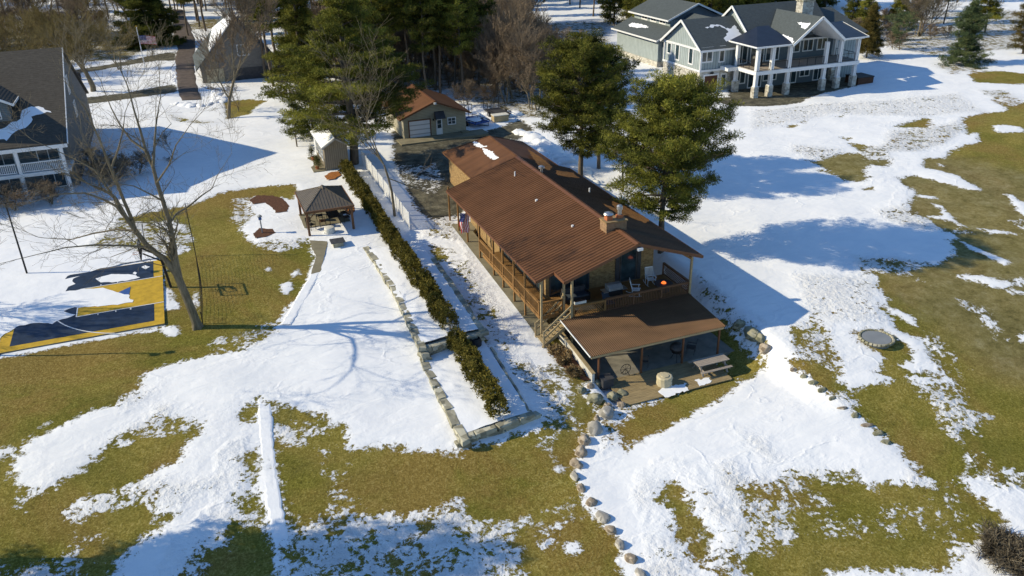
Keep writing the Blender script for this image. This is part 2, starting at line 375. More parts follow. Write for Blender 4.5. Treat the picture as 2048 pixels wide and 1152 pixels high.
# melting edges surveyed tile by tile: tile, kind (grass, snow, patchy), noise amplitude, bias, outline
MELT_T = [
 ('P','g',.32,0,[(235,440),(300,425),(400,405),(450,385),(500,375),(590,370),(600,385),(585,400),(560,395),(510,392),(490,405),(500,430),(480,450),(485,470),(520,495),(560,500),(600,490),(615,478),(628,515),(600,590),(560,635),(552,650),(545,668),(515,680),(480,700),(420,712),(330,730),(290,745),(285,765),(274,780),(252,793),(226,812),(168,828),(136,845),(65,877),(39,893),(-60,912),(-80,715),(325,652),(328,570),(320,505),(350,512),(380,500),(375,450),(345,440),(270,455)]),
 ('P','p',1.1,.1,[(240,445),(330,440),(380,470),(375,495),(330,510),(290,512),(235,500),(200,505),(160,498)]),
 ('P','p',1.,.05,[(455,395),(490,395),(500,432),(478,455),(455,440)]), ('P','p',.8,.12,[(520,480),(600,478),(612,490),(570,500),(520,500)]),
 ('P','s',.2,0,[(328,575),(345,585),(352,600),(358,618),(330,622)]), ('P','s',.15,0,[(388,575),(396,580),(400,620),(386,612)]), ('P','s',.12,0,[(322,655),(355,650),(362,670),(330,672)]),
 ('P','s',.2,0,[(560,582),(565,568),(580,562),(584,575),(572,590)]), ('P','s',.1,0,[(528,540),(540,534),(545,540),(535,546)]), ('P','s',.1,0,[(580,545),(597,538),(600,548),(586,553)]),
 ('P','p',1.,.02,[(430,672),(520,648),(548,665),(520,690),(440,705),(400,690)]), ('P','s',.2,0,[(-20,712),(150,678),(325,652),(330,658),(160,686),(-20,720)]),
 ('F','s',.12,0,[(220,240),(300,190),(340,185),(310,210)]),
 ('F','g',.4,0,[(-50,440),(60,400),(120,390),(80,480),(70,560),(130,620),(260,630),(400,560),(520,500),(600,420),(680,350),(860,260),(1000,210),(1130,190),(1150,230),(1250,225),(1250,270),(1160,340),(1140,400),(1000,480),(930,560),(850,590),(700,670),(500,690),(450,760),(600,740),(700,700),(840,670),(960,610),(980,640),(940,700),(970,740),(960,800),(1090,775),(1050,830),(900,920),(800,990),(740,1060),(720,1152),(720,1250),(-150,1250),(-150,440)]),
 ('F','p',1.,.14,[(440,760),(620,740),(560,690),(700,670),(860,600),(970,600),(940,690),(700,720),(500,790)]), ('F','p',1.1,.0,[(250,1040),(400,900),(520,850),(720,850),(640,960),(560,1000),(560,1152),(560,1250),(-100,1250),(0,1060),(100,1080)]),
 ('F','p',1.,.1,[(30,670),(130,640),(180,680),(60,720)]), ('F','p',1.,0,[(80,760),(170,760),(120,850)]), ('F','p',1.,-.02,[(840,220),(1000,200),(1140,190),(1130,280),(900,300),(700,330)]),
 ('F','g',.6,0,[(1500,420),(1590,380),(1610,640),(1640,800),(1690,940),(1730,1152),(1700,1250),(1100,1250),(1200,1060),(1320,950),(1440,880),(1480,800),(1620,760),(1500,740),(1490,640),(1560,560)]),
 ('F','p',1.,.15,[(1380,820),(1620,770),(1600,800),(1440,880)]), ('F','p',1.,.1,[(1160,1060),(1420,1010),(1250,1100),(1180,1152)]), ('F','g',.4,0,[(1470,180),(1520,110),(1590,65),(1585,190)]),
 ('F','g',.45,0,[(1690,90),(1780,90),(1830,130),(1900,140),(1900,1152),(1820,1152),(1740,640),(1710,450),(1700,240)]), ('F','p',1.,.12,[(970,100),(1040,95),(1040,150),(960,190)]), ('F','p',1.,-.05,[(1240,600),(1320,560),(1300,620)]), ('F','p',.9,.4,[(750,60),(960,0),(900,50),(780,130)]), ('F','p',.8,.5,[(950,560),(1300,560),(1100,760),(960,700)]),
 ('E','g',.35,0,[(0,0),(340,0),(380,60),(480,90),(460,150),(530,220),(700,215),(870,215),(1060,240),(1290,235),(1400,220),(1650,140),(1800,110),(2048,80),(2100,180),(2040,380),(2100,620),(2330,860),(2400,1300),(1740,1300),(1640,1080),(1560,940),(1620,900),(1640,760),(1400,760),(1340,760),(1250,680),(1230,600),(1100,720),(1000,730),(900,700),(750,700),(500,710),(470,830),(440,820),(300,800),(200,830),(90,730),(60,600),(20,450),(0,200)]),
 ('E','p',1.,.15,[(0,60),(130,60),(160,180),(60,200),(0,130)]), ('E','p',1.,.3,[(150,60),(200,60),(340,80),(330,130),(240,150),(200,200),(160,180)]), ('E','p',1.,.15,[(200,180),(420,240),(330,310),(240,280)]), ('E','p',1.,-.12,[(260,340),(480,330),(630,400),(560,420),(480,480),(620,580),(620,700),(300,700),(320,480)]),
 ('E','p',1.1,.16,[(90,720),(500,710),(750,700),(900,700),(1050,640),(1230,580),(1340,740),(1640,740),(1620,900),(1740,1099),(1740,1300),(160,1300),(110,830)]), ('E','p',1.1,.5,[(480,740),(900,730),(1200,760),(1400,900),(1600,1000),(1650,1130),(1200,1130),(900,900),(500,850)]),
 ('E','s',.3,0,[(1670,710),(1740,690),(1740,720)]), ('E','s',.3,0,[(1830,660),(1900,650),(1850,680)]), ('E','s',.3,0,[(1940,630),(2048,575),(2048,602),(1970,642)]), ('E','s',.3,0,[(1890,755),(2048,688),(2048,706),(1920,770)]), ('E','p',1.,.15,[(1830,780),(1950,860),(1990,990),(1900,960),(1750,900)]), ('E','s',.3,0,[(1990,900),(2060,870),(2100,880),(2060,950),(2000,950)]), ('E','s',.12,0,[(1800,140),(1830,150),(1905,280),(1972,350),(1962,402),(1908,380),(1928,340),(1868,260)]),
 ('E','s',.3,0,[(1060,255),(1180,250),(1270,290),(1150,290)]),
 ('P','g',.5,0,[(1040,740),(1090,735),(1140,745),(1165,775),(1190,800),(1210,830),(1190,860),(1165,880),(1150,850),(1085,865),(1110,820),(1080,780)]),
 ('P','p',1.2,.06,[(1030,730),(1120,720),(1160,765),(1150,800),(1170,850),(1120,850),(1085,850),(1100,800),(1060,770)]), ('P','g',.3,0,[(1060,645),(1090,690),(1130,740),(1150,770),(1190,765),(1200,745),(1150,690),(1120,660),(1100,650)]),
 ('P','g',.3,0,[(1240,825),(1270,815),(1330,785),(1400,765),(1450,745),(1500,715),(1520,680),(1532,700),(1530,735),(1480,770),(1440,800),(1380,830),(1330,860),(1280,882),(1250,900),(1230,870),(1235,850)]),
 ('P','p',.9,.16,[(1180,800),(1245,800),(1300,780),(1400,755),(1400,772),(1330,790),(1270,828),(1235,850),(1240,880),(1200,905),(1210,880)]),
 ('D','g',.5,0,[(700,430),(750,390),(800,420),(840,500),(900,620),(960,640),(1010,700),(1000,780),(1060,800),(1110,830),(1090,900),(1040,900),(1050,980),(1000,1080),(940,1060),(900,960),(870,890),(800,870),(760,800),(800,720),(720,600),(690,540)]), ('D','s',.2,0,[(920,860),(1010,810),(1000,850),(940,870)]),
 ('D','p',1.,.12,[(1100,300),(1250,260),(1330,400),(1320,560),(1230,520),(1150,420)]), ('D','p',1.,-.1,[(1030,500),(1110,480),(1130,560),(1070,570)]), ('D','p',1.,.02,[(1120,620),(1250,640),(1220,700),(1130,680)]),
 ('D','g',.45,0,[(1700,380),(2000,360),(2000,1300),(1330,1300),(1320,1040),(1400,930),(1640,820),(1650,740),(1530,700),(1640,560),(1750,450)]), ('D','p',1.,.12,[(1330,450),(1560,430),(1700,370),(1750,430),(1650,560),(1550,680),(1450,640),(1330,600)]), ('D','p',1.,.28,[(1300,780),(1500,700),(1640,760),(1500,900),(1330,960),(1300,870)]), ('D','p',1.,.05,[(1130,1040),(1250,940),(1330,960),(1330,1080),(1280,1200),(1150,1200)]),
 ('D','s',.2,0,[(1500,930),(1670,955),(1560,970),(1520,1000)]), ('D','s',.2,0,[(1560,860),(1700,815),(1690,830),(1600,870),(1500,920)]), ('D','p',1.,.2,[(550,1060),(800,1060),(900,1200),(560,1200)]), ('D','p',.9,.5,[(600,900),(850,960),(800,1050),(600,1000)]), ('D','p',.8,.55,[(1280,20),(1480,60),(1620,240),(1500,260),(1350,130)]), ('D','p',.8,.5,[(500,440),(600,440),(560,600),(480,560)]),
 ('A','g',.4,0,[(1750,70),(1850,90),(1900,115),(1973,90),(2100,0),(2300,-60),(2400,1200),(1500,1200),(1440,1100),(1560,1080),(1430,1040),(1300,990),(1250,930),(1130,860),(1170,770),(1200,740),(1110,680),(1065,630),(1200,615),(1320,650),(1500,700),(1660,735),(1640,700),(1500,620),(1250,560),(1250,500),(1400,490),(1450,440),(1560,400),(1650,380),(1640,300),(1560,320),(1540,260),(1530,200),(1600,185),(1700,165),(1840,155),(1850,125),(1780,105)]),
 ('A','s',.3,0,[(1740,260),(1830,250),(1973,270),(1960,305),(1800,310),(1745,290)]), ('A','s',.2,0,[(1340,530),(1400,535),(1410,550),(1370,552)]), ('A','s',.3,0,[(1250,570),(1330,580),(1480,620),(1560,660),(1660,715),(1650,730),(1560,710),(1400,660),(1320,645),(1220,610),(1230,600)]), ('A','s',.15,0,[(1200,750),(1340,768),(1340,780),(1220,772)]),
 ('A','s',.25,0,[(1310,815),(1390,840),(1420,890),(1490,940),(1540,990),(1530,1000),(1470,960),(1400,940),(1300,920),(1280,905),(1380,905),(1370,860),(1320,830)]), ('A','s',.2,0,[(1680,1000),(1800,1012),(1973,1050),(2000,1080),(1850,1058),(1740,1042)]), ('A','s',.25,0,[(1830,745),(1890,750),(1930,800),(1973,810),(2100,960),(1920,870),(1900,820)]), ('A','p',1.,.1,[(1770,920),(1973,930),(2100,1000),(2000,1040),(1900,1000)]),
 ('A','s',.25,0,[(1430,1020),(1560,1015),(1620,1030),(1610,1050),(1530,1030)]), ('A','s',.2,0,[(1420,1040),(1520,1070),(1560,1105),(1650,1135),(1640,1160),(1540,1130),(1480,1080)]),
 ('A','g',.5,0,[(430,515),(500,500),(560,480),(680,455),(850,460),(830,500),(930,500),(1020,500),(1010,535),(950,550),(880,540),(830,570),(820,600),(850,650),(760,660),(680,650),(620,620),(560,600),(500,585),(570,570),(500,550)]), ('A','g',.4,0,[(700,378),(800,392),(860,405),(920,405),(840,420),(860,445),(800,445),(760,420)]), ('A','g',.4,0,[(1030,265),(1120,240),(1250,208),(1300,213),(1290,270),(1280,287),(1200,272),(1100,272)]),
 ('A','g',.3,0,[(1300,343),(1390,353),(1380,374),(1340,372)]), ('A','g',.3,0,[(1070,420),(1140,398),(1140,432),(1090,437)]), ('A','g',.3,0,[(245,267),(330,243),(335,270),(280,275)]), ('A','g',.3,0,[(330,237),(405,222),(400,240)]), ('A','g',.3,0,[(620,192),(710,178),(655,197)]), ('A','g',.3,0,[(650,340),(740,348),(700,362)]), ('A','g',.3,0,[(810,702),(890,698),(880,722),(830,720)]), ('A','g',.3,0,[(1690,30),(1800,12),(1820,42),(1760,48)]),
 ('A','p',1.,.38,[(1000,290),(1290,280),(1500,220),(1530,300),(1400,400),(1200,450),(950,450),(830,430),(950,400)]), ('A','p',1.,.05,[(830,430),(1000,440),(1000,490),(840,490)]), ('A','p',.9,.45,[(300,390),(650,430),(560,480),(420,500),(280,440)]), ('A','p',1.,.5,[(900,860),(1130,840),(1250,930),(1400,1020),(1150,1000),(950,930)]), ('A','p',1.,.18,[(1640,0),(1850,0),(1960,90),(1880,100),(1750,60)]), ('A','p',.8,.6,[(0,120),(900,80),(1500,20),(1700,160),(1200,200),(600,180),(0,300)]),
 ('B','g',.4,0,[(830,225),(1000,225),(1200,190),(1330,180),(1450,110),(1500,60),(1450,0),(1600,-50),(2400,-50),(2400,1200),(750,1200),(640,1110),(560,1100),(270,870),(350,860),(400,780),(330,650),(470,600),(550,700),(540,760),(620,850),(640,1000),(720,1080),(900,1060),(1010,1000),(900,950),(950,860),(930,810),(800,740),(760,690),(850,655),(1000,680),(1090,730),(1150,770),(1300,790),(1200,700),(1030,640),(1000,560),(930,500),(920,430),(1000,430),(940,370),(870,330),(910,260)]),
 ('B','s',.4,0,[(560,700),(640,700),(750,720),(800,790),(900,800),(950,850),(930,900),(880,1000),(840,1070),(720,1060),(640,990),(620,880),(560,780)]), ('B','s',.35,0,[(1030,650),(1150,700),(1240,690),(1290,780),(1300,850),(1400,920),(1390,960),(1300,960),(1180,950),(1080,930),(1010,910),(1120,880),(1160,850),(1150,780),(1090,720)]),
 ('B','s',.6,0,[(1120,980),(1230,1000),(1330,1000),(1420,980),(1490,1060),(1560,1130),(1480,1160),(1290,1150),(1280,1050),(1180,1020)]), ('B','p',1.1,.04,[(1400,340),(1500,380),(1800,500),(1850,600),(1900,640),(1860,740),(1750,690),(1680,600),(1500,560),(1450,430)]), ('B','s',.4,0,[(1640,540),(1700,520),(1760,600),(1730,640)]),
 ('B','s',.4,0,[(1470,250),(1640,250),(1800,290),(2100,290),(2100,330),(1860,330),(1840,360),(1700,340),(1640,300),(1560,280)]), ('B','s',.2,0,[(1850,370),(2100,385),(2100,402),(1900,398)]), ('B','p',1.,.08,[(880,200),(1120,210),(1280,290),(1400,380),(1300,350),(1150,290),(1000,230)]), ('B','s',.15,0,[(930,445),(1050,495),(1180,555),(1220,620),(1150,592),(1000,514)]), ('B','s',.15,0,[(1500,-5),(1620,55),(1780,118),(1880,160),(1830,182),(1700,124),(1560,54)]),
 ('B','p',1.,.1,[(1260,650),(1450,750),(1460,800),(1350,780),(1290,720)]), ('B','p',1.,.15,[(1400,800),(1500,820),(1580,1020),(1500,1000),(1430,900)]), ('B','p',1.,.1,[(1600,920),(1680,960),(1690,1020),(1640,1000)]), ('B','p',1.,.12,[(1650,1060),(1780,1090),(1780,1160),(1600,1160)]), ('B','p',1.,.02,[(1700,700),(1950,660),(2100,760),(1850,760)]), ('B','s',.4,0,[(1900,670),(2100,680),(2100,760),(1930,730)]),
 ('B','p',1.,.02,[(300,630),(470,590),(560,700),(620,850),(640,980),(540,900),(400,850),(320,790)]), ('B','p',1.1,-.12,[(740,110),(900,130),(1060,130),(1230,160),(1180,210),(900,200),(780,190)]), ('B','p',1.,.1,[(620,630),(740,640),(760,700),(640,680)]), ('B','g',.3,0,[(780,690),(900,650),(1010,670),(1100,740),(1160,800),(1150,870),(1040,880),(950,850),(930,790),(860,770)]), ('B','p',.8,.6,[(300,240),(880,260),(920,480),(1000,620),(600,600),(400,560)]),
 ('C','g',.35,0,[(560,-20),(720,80),(740,170),(850,240),(980,350),(1020,395),(1080,405),(1120,480),(1190,540),(1210,590),(1290,660),(1120,690),(850,700),(740,640),(620,640),(500,640),(380,660),(350,700),(460,760),(490,820),(400,870),(250,960),(320,1040),(200,1100),(150,1300),(1480,1300),(1500,1130),(1600,1030),(1800,990),(1840,960),(1700,830),(1500,690),(1470,650),(1560,620),(1973,640),(2400,600),(2400,-50)]),
 ('C','p',1.1,.34,[(1090,60),(1180,60),(1290,120),(1300,200),(1330,300),(1440,380),(1460,440),(1550,480),(1600,440),(1590,330),(1640,380),(1740,400),(1770,340),(1700,300),(1780,230),(1780,170),(1640,130),(1580,110),(1580,40),(1480,10),(1300,0),(1180,0),(1250,40)]), ('C','s',.2,0,[(1560,480),(1590,500),(1592,560),(1560,592),(1545,570),(1575,540)]), ('C','p',1.,.12,[(1690,480),(1760,490),(1760,600),(1700,600)]), ('C','p',1.,0,[(1600,450),(1690,460),(1680,500),(1620,500)]),
 ('C','s',.35,0,[(1830,588),(2100,608),(2100,645),(1880,632)]), ('C','p',1.,-.05,[(1830,640),(2100,640),(2100,780),(1850,750),(1640,690),(1650,640)]), ('C','s',.4,0,[(1510,680),(1640,700),(1660,750),(1720,770),(1740,760),(1850,790),(2100,790),(2300,850),(2300,1040),(1950,960),(1860,930),(1800,900),(1640,780)]), ('C','s',.4,0,[(1500,1120),(1700,1040),(1790,1000),(1850,960),(2300,1100),(2300,1350),(1480,1350)]), ('C','p',1.,.02,[(1480,1040),(1700,1000),(1650,1080),(1500,1150)]),
 ('C','p',1.,.05,[(-100,640),(160,660),(330,640),(500,760),(500,830),(380,880),(260,960),(330,1030),(180,1100),(-50,1130)]), ('C','p',1.,.14,[(270,590),(750,600),(750,640),(300,650)]), ('C','p',1.,.18,[(1150,580),(1290,650),(1150,670)]), ('C','p',1.,.18,[(560,0),(750,20),(740,90),(640,80)]), ('C','p',.9,-.5,[(500,850),(1500,700),(1700,900),(1450,1100),(900,1150),(300,1100)]),
 ('P','p',1.,.12,[(1390,540),(1440,575),(1500,625),(1540,650),(1520,680),(1480,760),(1440,700),(1420,660),(1390,600)]), ('P','g',.35,0,[(1400,640),(1450,640),(1500,705),(1520,735),(1460,755),(1430,720)]),
 ('P','g',.35,0,[(445,205),(500,198),(535,202),(510,215),(500,228),(455,238)]), ('P','p',.9,0,[(320,222),(350,228),(400,240),(440,245),(400,252),(340,243)]), ('P','g',.3,0,[(740,168),(790,165),(800,180),(770,190)]),
 ('P','g',.35,0,[(785,262),(940,272),(1040,240),(1068,258),(1030,285),(1000,330),(950,400),(900,446),(860,436),(838,425),(815,380),(790,330)]), ('P','p',1.,-.1,[(800,330),(880,320),(900,360),(880,400),(830,380)]),
 ('P','p',1.,.32,[(900,430),(960,560),(1050,680),(1010,720),(960,660),(900,560),(840,500),(850,440)]), ('P','g',.4,0,[(860,492),(885,495),(892,520),(870,530)]), ('P','p',1.,.05,[(885,560),(940,600),(960,640),(920,620)]), ('P','p',1.,-.05,[(955,670),(990,680),(995,700),(950,700)]),
 ('P','g',.3,0,[(1455,165),(1560,150),(1712,140),(1716,172),(1640,188),(1560,200),(1460,203)]), ('P','p',1.,.22,[(1010,270),(1200,380),(1390,520),(1330,500),(1150,390)]), ('P','g',.3,0,[(1410,195),(1560,196),(1640,185),(1660,178),(1600,206),(1530,214),(1460,212)]),
 ('P','p',1.2,.12,[(690,60),(1220,40),(1240,200),(1180,240),(1000,235),(900,180),(760,200),(700,150)]), ('P','p',1.2,-.05,[(850,130),(1000,150),(1000,168),(860,160)]), ('P','p',1.2,-.1,[(640,175),(760,170),(800,200),(740,215),(650,205)]), ('P','p',1.2,-.45,[(-80,60),(280,60),(400,40),(700,10),(700,60),(360,60),(260,120),(60,130),(-80,110)]),
 ('P','g',.3,0,[(20,160),(150,141),(230,127),(312,110),(352,102),(352,122),(318,121),(235,134),(150,149),(20,168)]), ('P','g',.3,0,[(20,214),(167,196),(260,185),(347,168),(358,183),(260,198),(167,209),(20,226)]),
 ('P','p',1.,.15,[(1760,20),(2200,20),(2200,110),(2000,100),(1900,120),(1750,90)]), ('P','p',.9,.15,[(1850,125),(1960,130),(2000,150),(1900,150)]), ('P','g',.4,0,[(1935,148),(1990,141),(2060,150),(2060,170),(1950,165)]),
]
MELT = [(k, a, b, TL(t, p)) for t, k, a, b, p in MELT_T]
BROWN = [(1., [(20,155),(312,105),(352,100),(352,125),(318,125),(20,172)]), (1., [(20,210),(347,165),(358,186),(20,230)]), (.9, [(690,30),(1220,20),(1240,200),(1180,240),(940,240),(900,180),(760,215),(640,210),(620,150)]), (.8, [(-80,20),(280,20),(700,-40),(700,60),(360,60),(260,130),(-80,130)]),
 (1., [(785,262),(940,272),(1040,240),(1068,258),(1030,285),(1000,330),(950,400),(900,446),(860,436),(838,425),(815,380),(790,330)]), (1., [(1455,165),(1560,150),(1712,140),(1716,172),(1640,188),(1560,200),(1460,203)]), (1., [(1410,195),(1560,196),(1660,178),(1600,206),(1530,214),(1460,212)]),
 (.4, [(955,640),(1100,700),(1200,760),(1150,870),(1000,760)]), (.65, [(1560,300),(1800,290),(2300,400),(2300,800),(2000,760),(1800,600),(1600,400)]), (.6, [(1700,0),(2300,0),(2300,140),(1800,130)])]
def sdist(px, py, poly):
    d2 = np.full(px.shape, 1e9); ins = np.zeros(px.shape, bool); n = len(poly)
    for i in range(n):
        x1, y1 = poly[i]; x2, y2 = poly[(i+1) % n]; ex, ey = x2-x1, y2-y1
        t = np.clip(((px-x1)*ex+(py-y1)*ey)/(ex*ex+ey*ey+1e-9), 0, 1)
        d2 = np.minimum(d2, (px-x1-t*ex)**2+(py-y1-t*ey)**2)
        c = ((y1 > py) != (y2 > py)) & (px < (x2-x1)*(py-y1)/(y2-y1+1e-12)+x1); ins ^= c
    d = np.sqrt(d2); return np.where(ins, d, -d)
def melt_fields(X, Y):
    S = np.full(X.shape, 2.); A = np.full(X.shape, .3); B = np.zeros(X.shape)
    # beyond the surveyed part of the yard the melt carries on as broad bare and snowy bands
    dx, dy, dz = X, Y, -CAM_H*np.ones_like(X); zc = dx*FW[0]+dy*FW[1]+dz*FW[2]; zs = np.where(zc > 1, zc, 1)
    u = 1024+F_PX*(dx*RT[0]+dy*RT[1]+dz*RT[2])/zs; v = 576-F_PX*(dx*UP[0]+dy*UP[1]+dz*UP[2])/zs
    out = np.maximum(np.maximum(-30-u, u-2075), v-1175); out = np.where(zc > 1, out, 999)
    wav = np.sin(X*.21+1.3*np.sin(Y*.13))+np.sin(Y*.27+X*.09+2)+.7*np.sin(X*.5-Y*.4)
    S = np.where(out > 0, np.clip(wav*1.1, -2, 2), S); A = np.where(out > 0, .6, A)
    def local(poly, m):
        p = [tuple(at(max(-400, min(2500, a)), b)[:2]) for a, b in poly]; xs = [q[0] for q in p]; ys = [q[1] for q in p]
        return p, (X > min(xs)-m) & (X < max(xs)+m) & (Y > min(ys)-m) & (Y < max(ys)+m)
    for kind, amp, bias, poly in MELT:
        p, msk = local(poly, 2.2)
        if not msk.any(): continue
        d = sdist(X[msk], Y[msk], p); s = S[msk]; a = A[msk]
        far = 1+np.clip((Y[msk]-90)/60, 0, 2)
        if kind == 'g': s = np.minimum(s, -d); a = np.where(d > -1.5, amp, a)
        elif kind == 's': s = np.maximum(s, d); a = np.where(d > -.8, amp, a)
        else:
            wgt = ss(-.9*far, .9*far, d); s = s*(1-wgt)+bias*wgt; a = a*(1-wgt)+amp*wgt
        S[msk] = s; A[msk] = a
    for v, poly in BROWN:
        p, msk = local(poly, 4); 
        if not msk.any(): continue
        d = sdist(X[msk], Y[msk], p); B[msk] = np.maximum(B[msk], v*(ss(-2, 2, d) if v < 1 else ss(-1.2, .1, d)))
    return np.clip(S, -2, 2), A, B
XX, YY = np.meshgrid(GXS, GYS); nx, ny = len(GXS), len(GYS)
S_, A_, B_ = melt_fields(XX.ravel(), YY.ravel())
ZZ = G(XX, YY).ravel()
far = np.hypot(XX.ravel()-30, YY.ravel()-60); ZZ = ZZ+ss(250, 1500, far)*12*np.sin(XX.ravel()*.004)*np.cos(YY.ravel()*.003)
ZZ = ZZ+.06*ss(-.1, .35, S_)+.05*np.sin(XX.ravel()*.9+YY.ravel()*.35)*np.sin(YY.ravel()*.6)*ss(6, 10, np.abs(XX.ravel()-24)+0*ZZ)
xr, yr = XX.ravel(), YY.ravel(); ZZ = ZZ-.25*((xr > 19.45) & (xr < 28.95) & (yr > 34.85) & (yr < 59))
idx = np.arange(nx*ny).reshape(ny, nx)
Fq = np.stack([idx[:-1, :-1], idx[:-1, 1:], idx[1:, 1:], idx[1:, :-1]], -1).reshape(-1, 4)
t = NT('melting lawn')
s_, a_, b_ = t.attr('snow'), t.attr('amp'), t.attr('brown')
n1 = t.noise(.9, 8, .66, dist=.15); n2 = t.noise(3.4, 7, .75, dist=.3); n3 = t.noise(.16, 5, .6); n4 = t.noise(9, 5, .8); n5 = t.noise(.5, 5, .6, dist=1.)
mask = t.math('ADD', s_, t.math('MULTIPLY', t.math('MULTIPLY', t.math('SUBTRACT', n1, .5), a_), 5.0))
mask = t.math('ADD', mask, t.math('MULTIPLY', t.math('SUBTRACT', n2, .5), t.math('MULTIPLY_ADD', a_, 5.5, .35)))
mask = t.math('MULTIPLY_ADD', mask, 6., .5, clamp=True)
gn = t.math('ADD', t.math('MULTIPLY', n4, .7), t.math('MULTIPLY', n2, .3))
green = t.ramp(gn, [(.34, (.055, .052, .006)), (.5, (.18, .162, .022)), (.64, (.38, .34, .085))])
tan = t.ramp(gn, [(.34, (.095, .075, .010)), (.5, (.28, .225, .045)), (.64, (.50, .42, .15))])
grass = t.mix(t.ramp(n3, [(.42, (0, 0, 0)), (.58, (1, 1, 1))]), green, tan)
grass = t.mix(t.math('MULTIPLY', t.ramp(n5, [(.35, (0, 0, 0)), (.7, (1, 1, 1))]), .5), grass, t.mix(.5, green, (.06, .07, .012)))
rust = t.ramp(gn, [(.34, (.10, .062, .012)), (.5, (.25, .17, .042)), (.64, (.43, .34, .12))]); n6 = t.noise(.11, 6, .65, t.mapped((1, 1, 1), (0, 0, .7)), dist=.6)
grass = t.mix(t.math('MULTIPLY', t.ramp(n6, [(.47, (0, 0, 0)), (.6, (1, 1, 1))]), .85), grass, rust)
wet = t.ramp(t.noise(.33, 7, .7, dist=.8), [(.56, (0, 0, 0)), (.68, (1, 1, 1))]); grass = t.mix(t.math('MULTIPLY', wet, .5), grass, t.mix(.5, grass, (.045, .040, .015)))
litter = t.ramp(t.math('ADD', t.math('MULTIPLY', n1, .6), t.math('MULTIPLY', n2, .4)), [(.35, (.07, .055, .025)), (.5, (.23, .19, .085)), (.65, (.37, .33, .20))])
grass = t.mix(b_, grass, litter)
drive = t.ramp(t.math('ADD', t.math('MULTIPLY', n1, .6), t.math('MULTIPLY', n2, .4)), [(.38, (.045, .042, .034)), (.5, (.105, .098, .070)), (.62, (.21, .195, .14))])
grass = t.mix(t.math('MULTIPLY_ADD', b_, 12., -11., clamp=True), grass, drive)
snowc = t.ramp(n5, [(.3, (.80, .82, .85)), (.7, (.88, .885, .90))])
# thin worn snow where it is patchy
snowc = t.mix(t.math('MULTIPLY', t.math('SUBTRACT', a_, .45, clamp=True), t.ramp(n4, [(.45, (0, 0, 0)), (.7, (1, 1, 1))])), snowc, (.46, .44, .39))
snowc = t.mix(t.math('MULTIPLY', t.math('MULTIPLY', t.math('SUBTRACT', a_, .5, clamp=True), 1.3), t.ramp(n1, [(.42, (0, 0, 0)), (.6, (1, 1, 1))])), snowc, (.56, .56, .56))
t.link(t.mix(mask, grass, snowc), t.b.inputs['Base Color'])
t.link(t.math('MULTIPLY_ADD', mask, -.25, .92), t.b.inputs['Roughness']); t.b.inputs['Specular IOR Level'].default_value = .15
wave = t.noise(.45, 6, .55, t.mapped((1.0, 2.2, 1), (0, 0, .5)), dist=.5)
tr = t.math('MULTIPLY', t.noise(2.6, 4, .6), t.math('SUBTRACT', a_, .25, clamp=True))
vo = t.new('ShaderNodeTexVoronoi', feature='DISTANCE_TO_EDGE'); vo.inputs['Scale'].default_value = .3
vm = t.new('ShaderNodeVectorMath', operation='MULTIPLY_ADD'); nz = t.new('ShaderNodeTexNoise'); nz.inputs['Scale'].default_value = .35; nz.inputs['Detail'].default_value = 4; t.link(t.obj(), nz.inputs[0]); t.link(nz.outputs['Color'], vm.inputs[0]); vm.inputs[1].default_value = (5, 5, 0); t.link(t.mapped((.45, 1, 0), (0, 0, -.9)), vm.inputs[2]); t.link(vm.outputs[0], vo.inputs['Vector'])
ridge = t.math('MULTIPLY', t.ramp(vo.outputs['Distance'], [(.0, (1, 1, 1)), (.05, (0, 0, 0))]), t.ramp(t.noise(.2, 2), [(.45, (0, 0, 0)), (.55, (1, 1, 1))]))
hs = t.math('ADD', t.math('ADD', t.math('MULTIPLY', wave, .16), t.math('MULTIPLY', ridge, .028)), t.math('MULTIPLY', tr, .42))
hg = t.math('MULTIPLY', n4, .17)
hh = t.math('ADD', t.math('MULTIPLY', mask, t.math('ADD', hs, .07)), t.math('MULTIPLY', t.math('SUBTRACT', 1., mask), hg))
bp = t.bump(hh, .62, 1.0)
M['ground'] = t.m
ground = fast_mesh('ground', np.stack([XX.ravel(), YY.ravel(), ZZ], 1), Fq, 'ground', smooth=True)
for nme, arr in (('snow', S_), ('amp', A_), ('brown', B_)):
    a = ground.data.attributes.new(nme, 'FLOAT', 'POINT'); a.data.foreach_set('value', arr.astype(np.float32))
tag(ground, kind='structure')

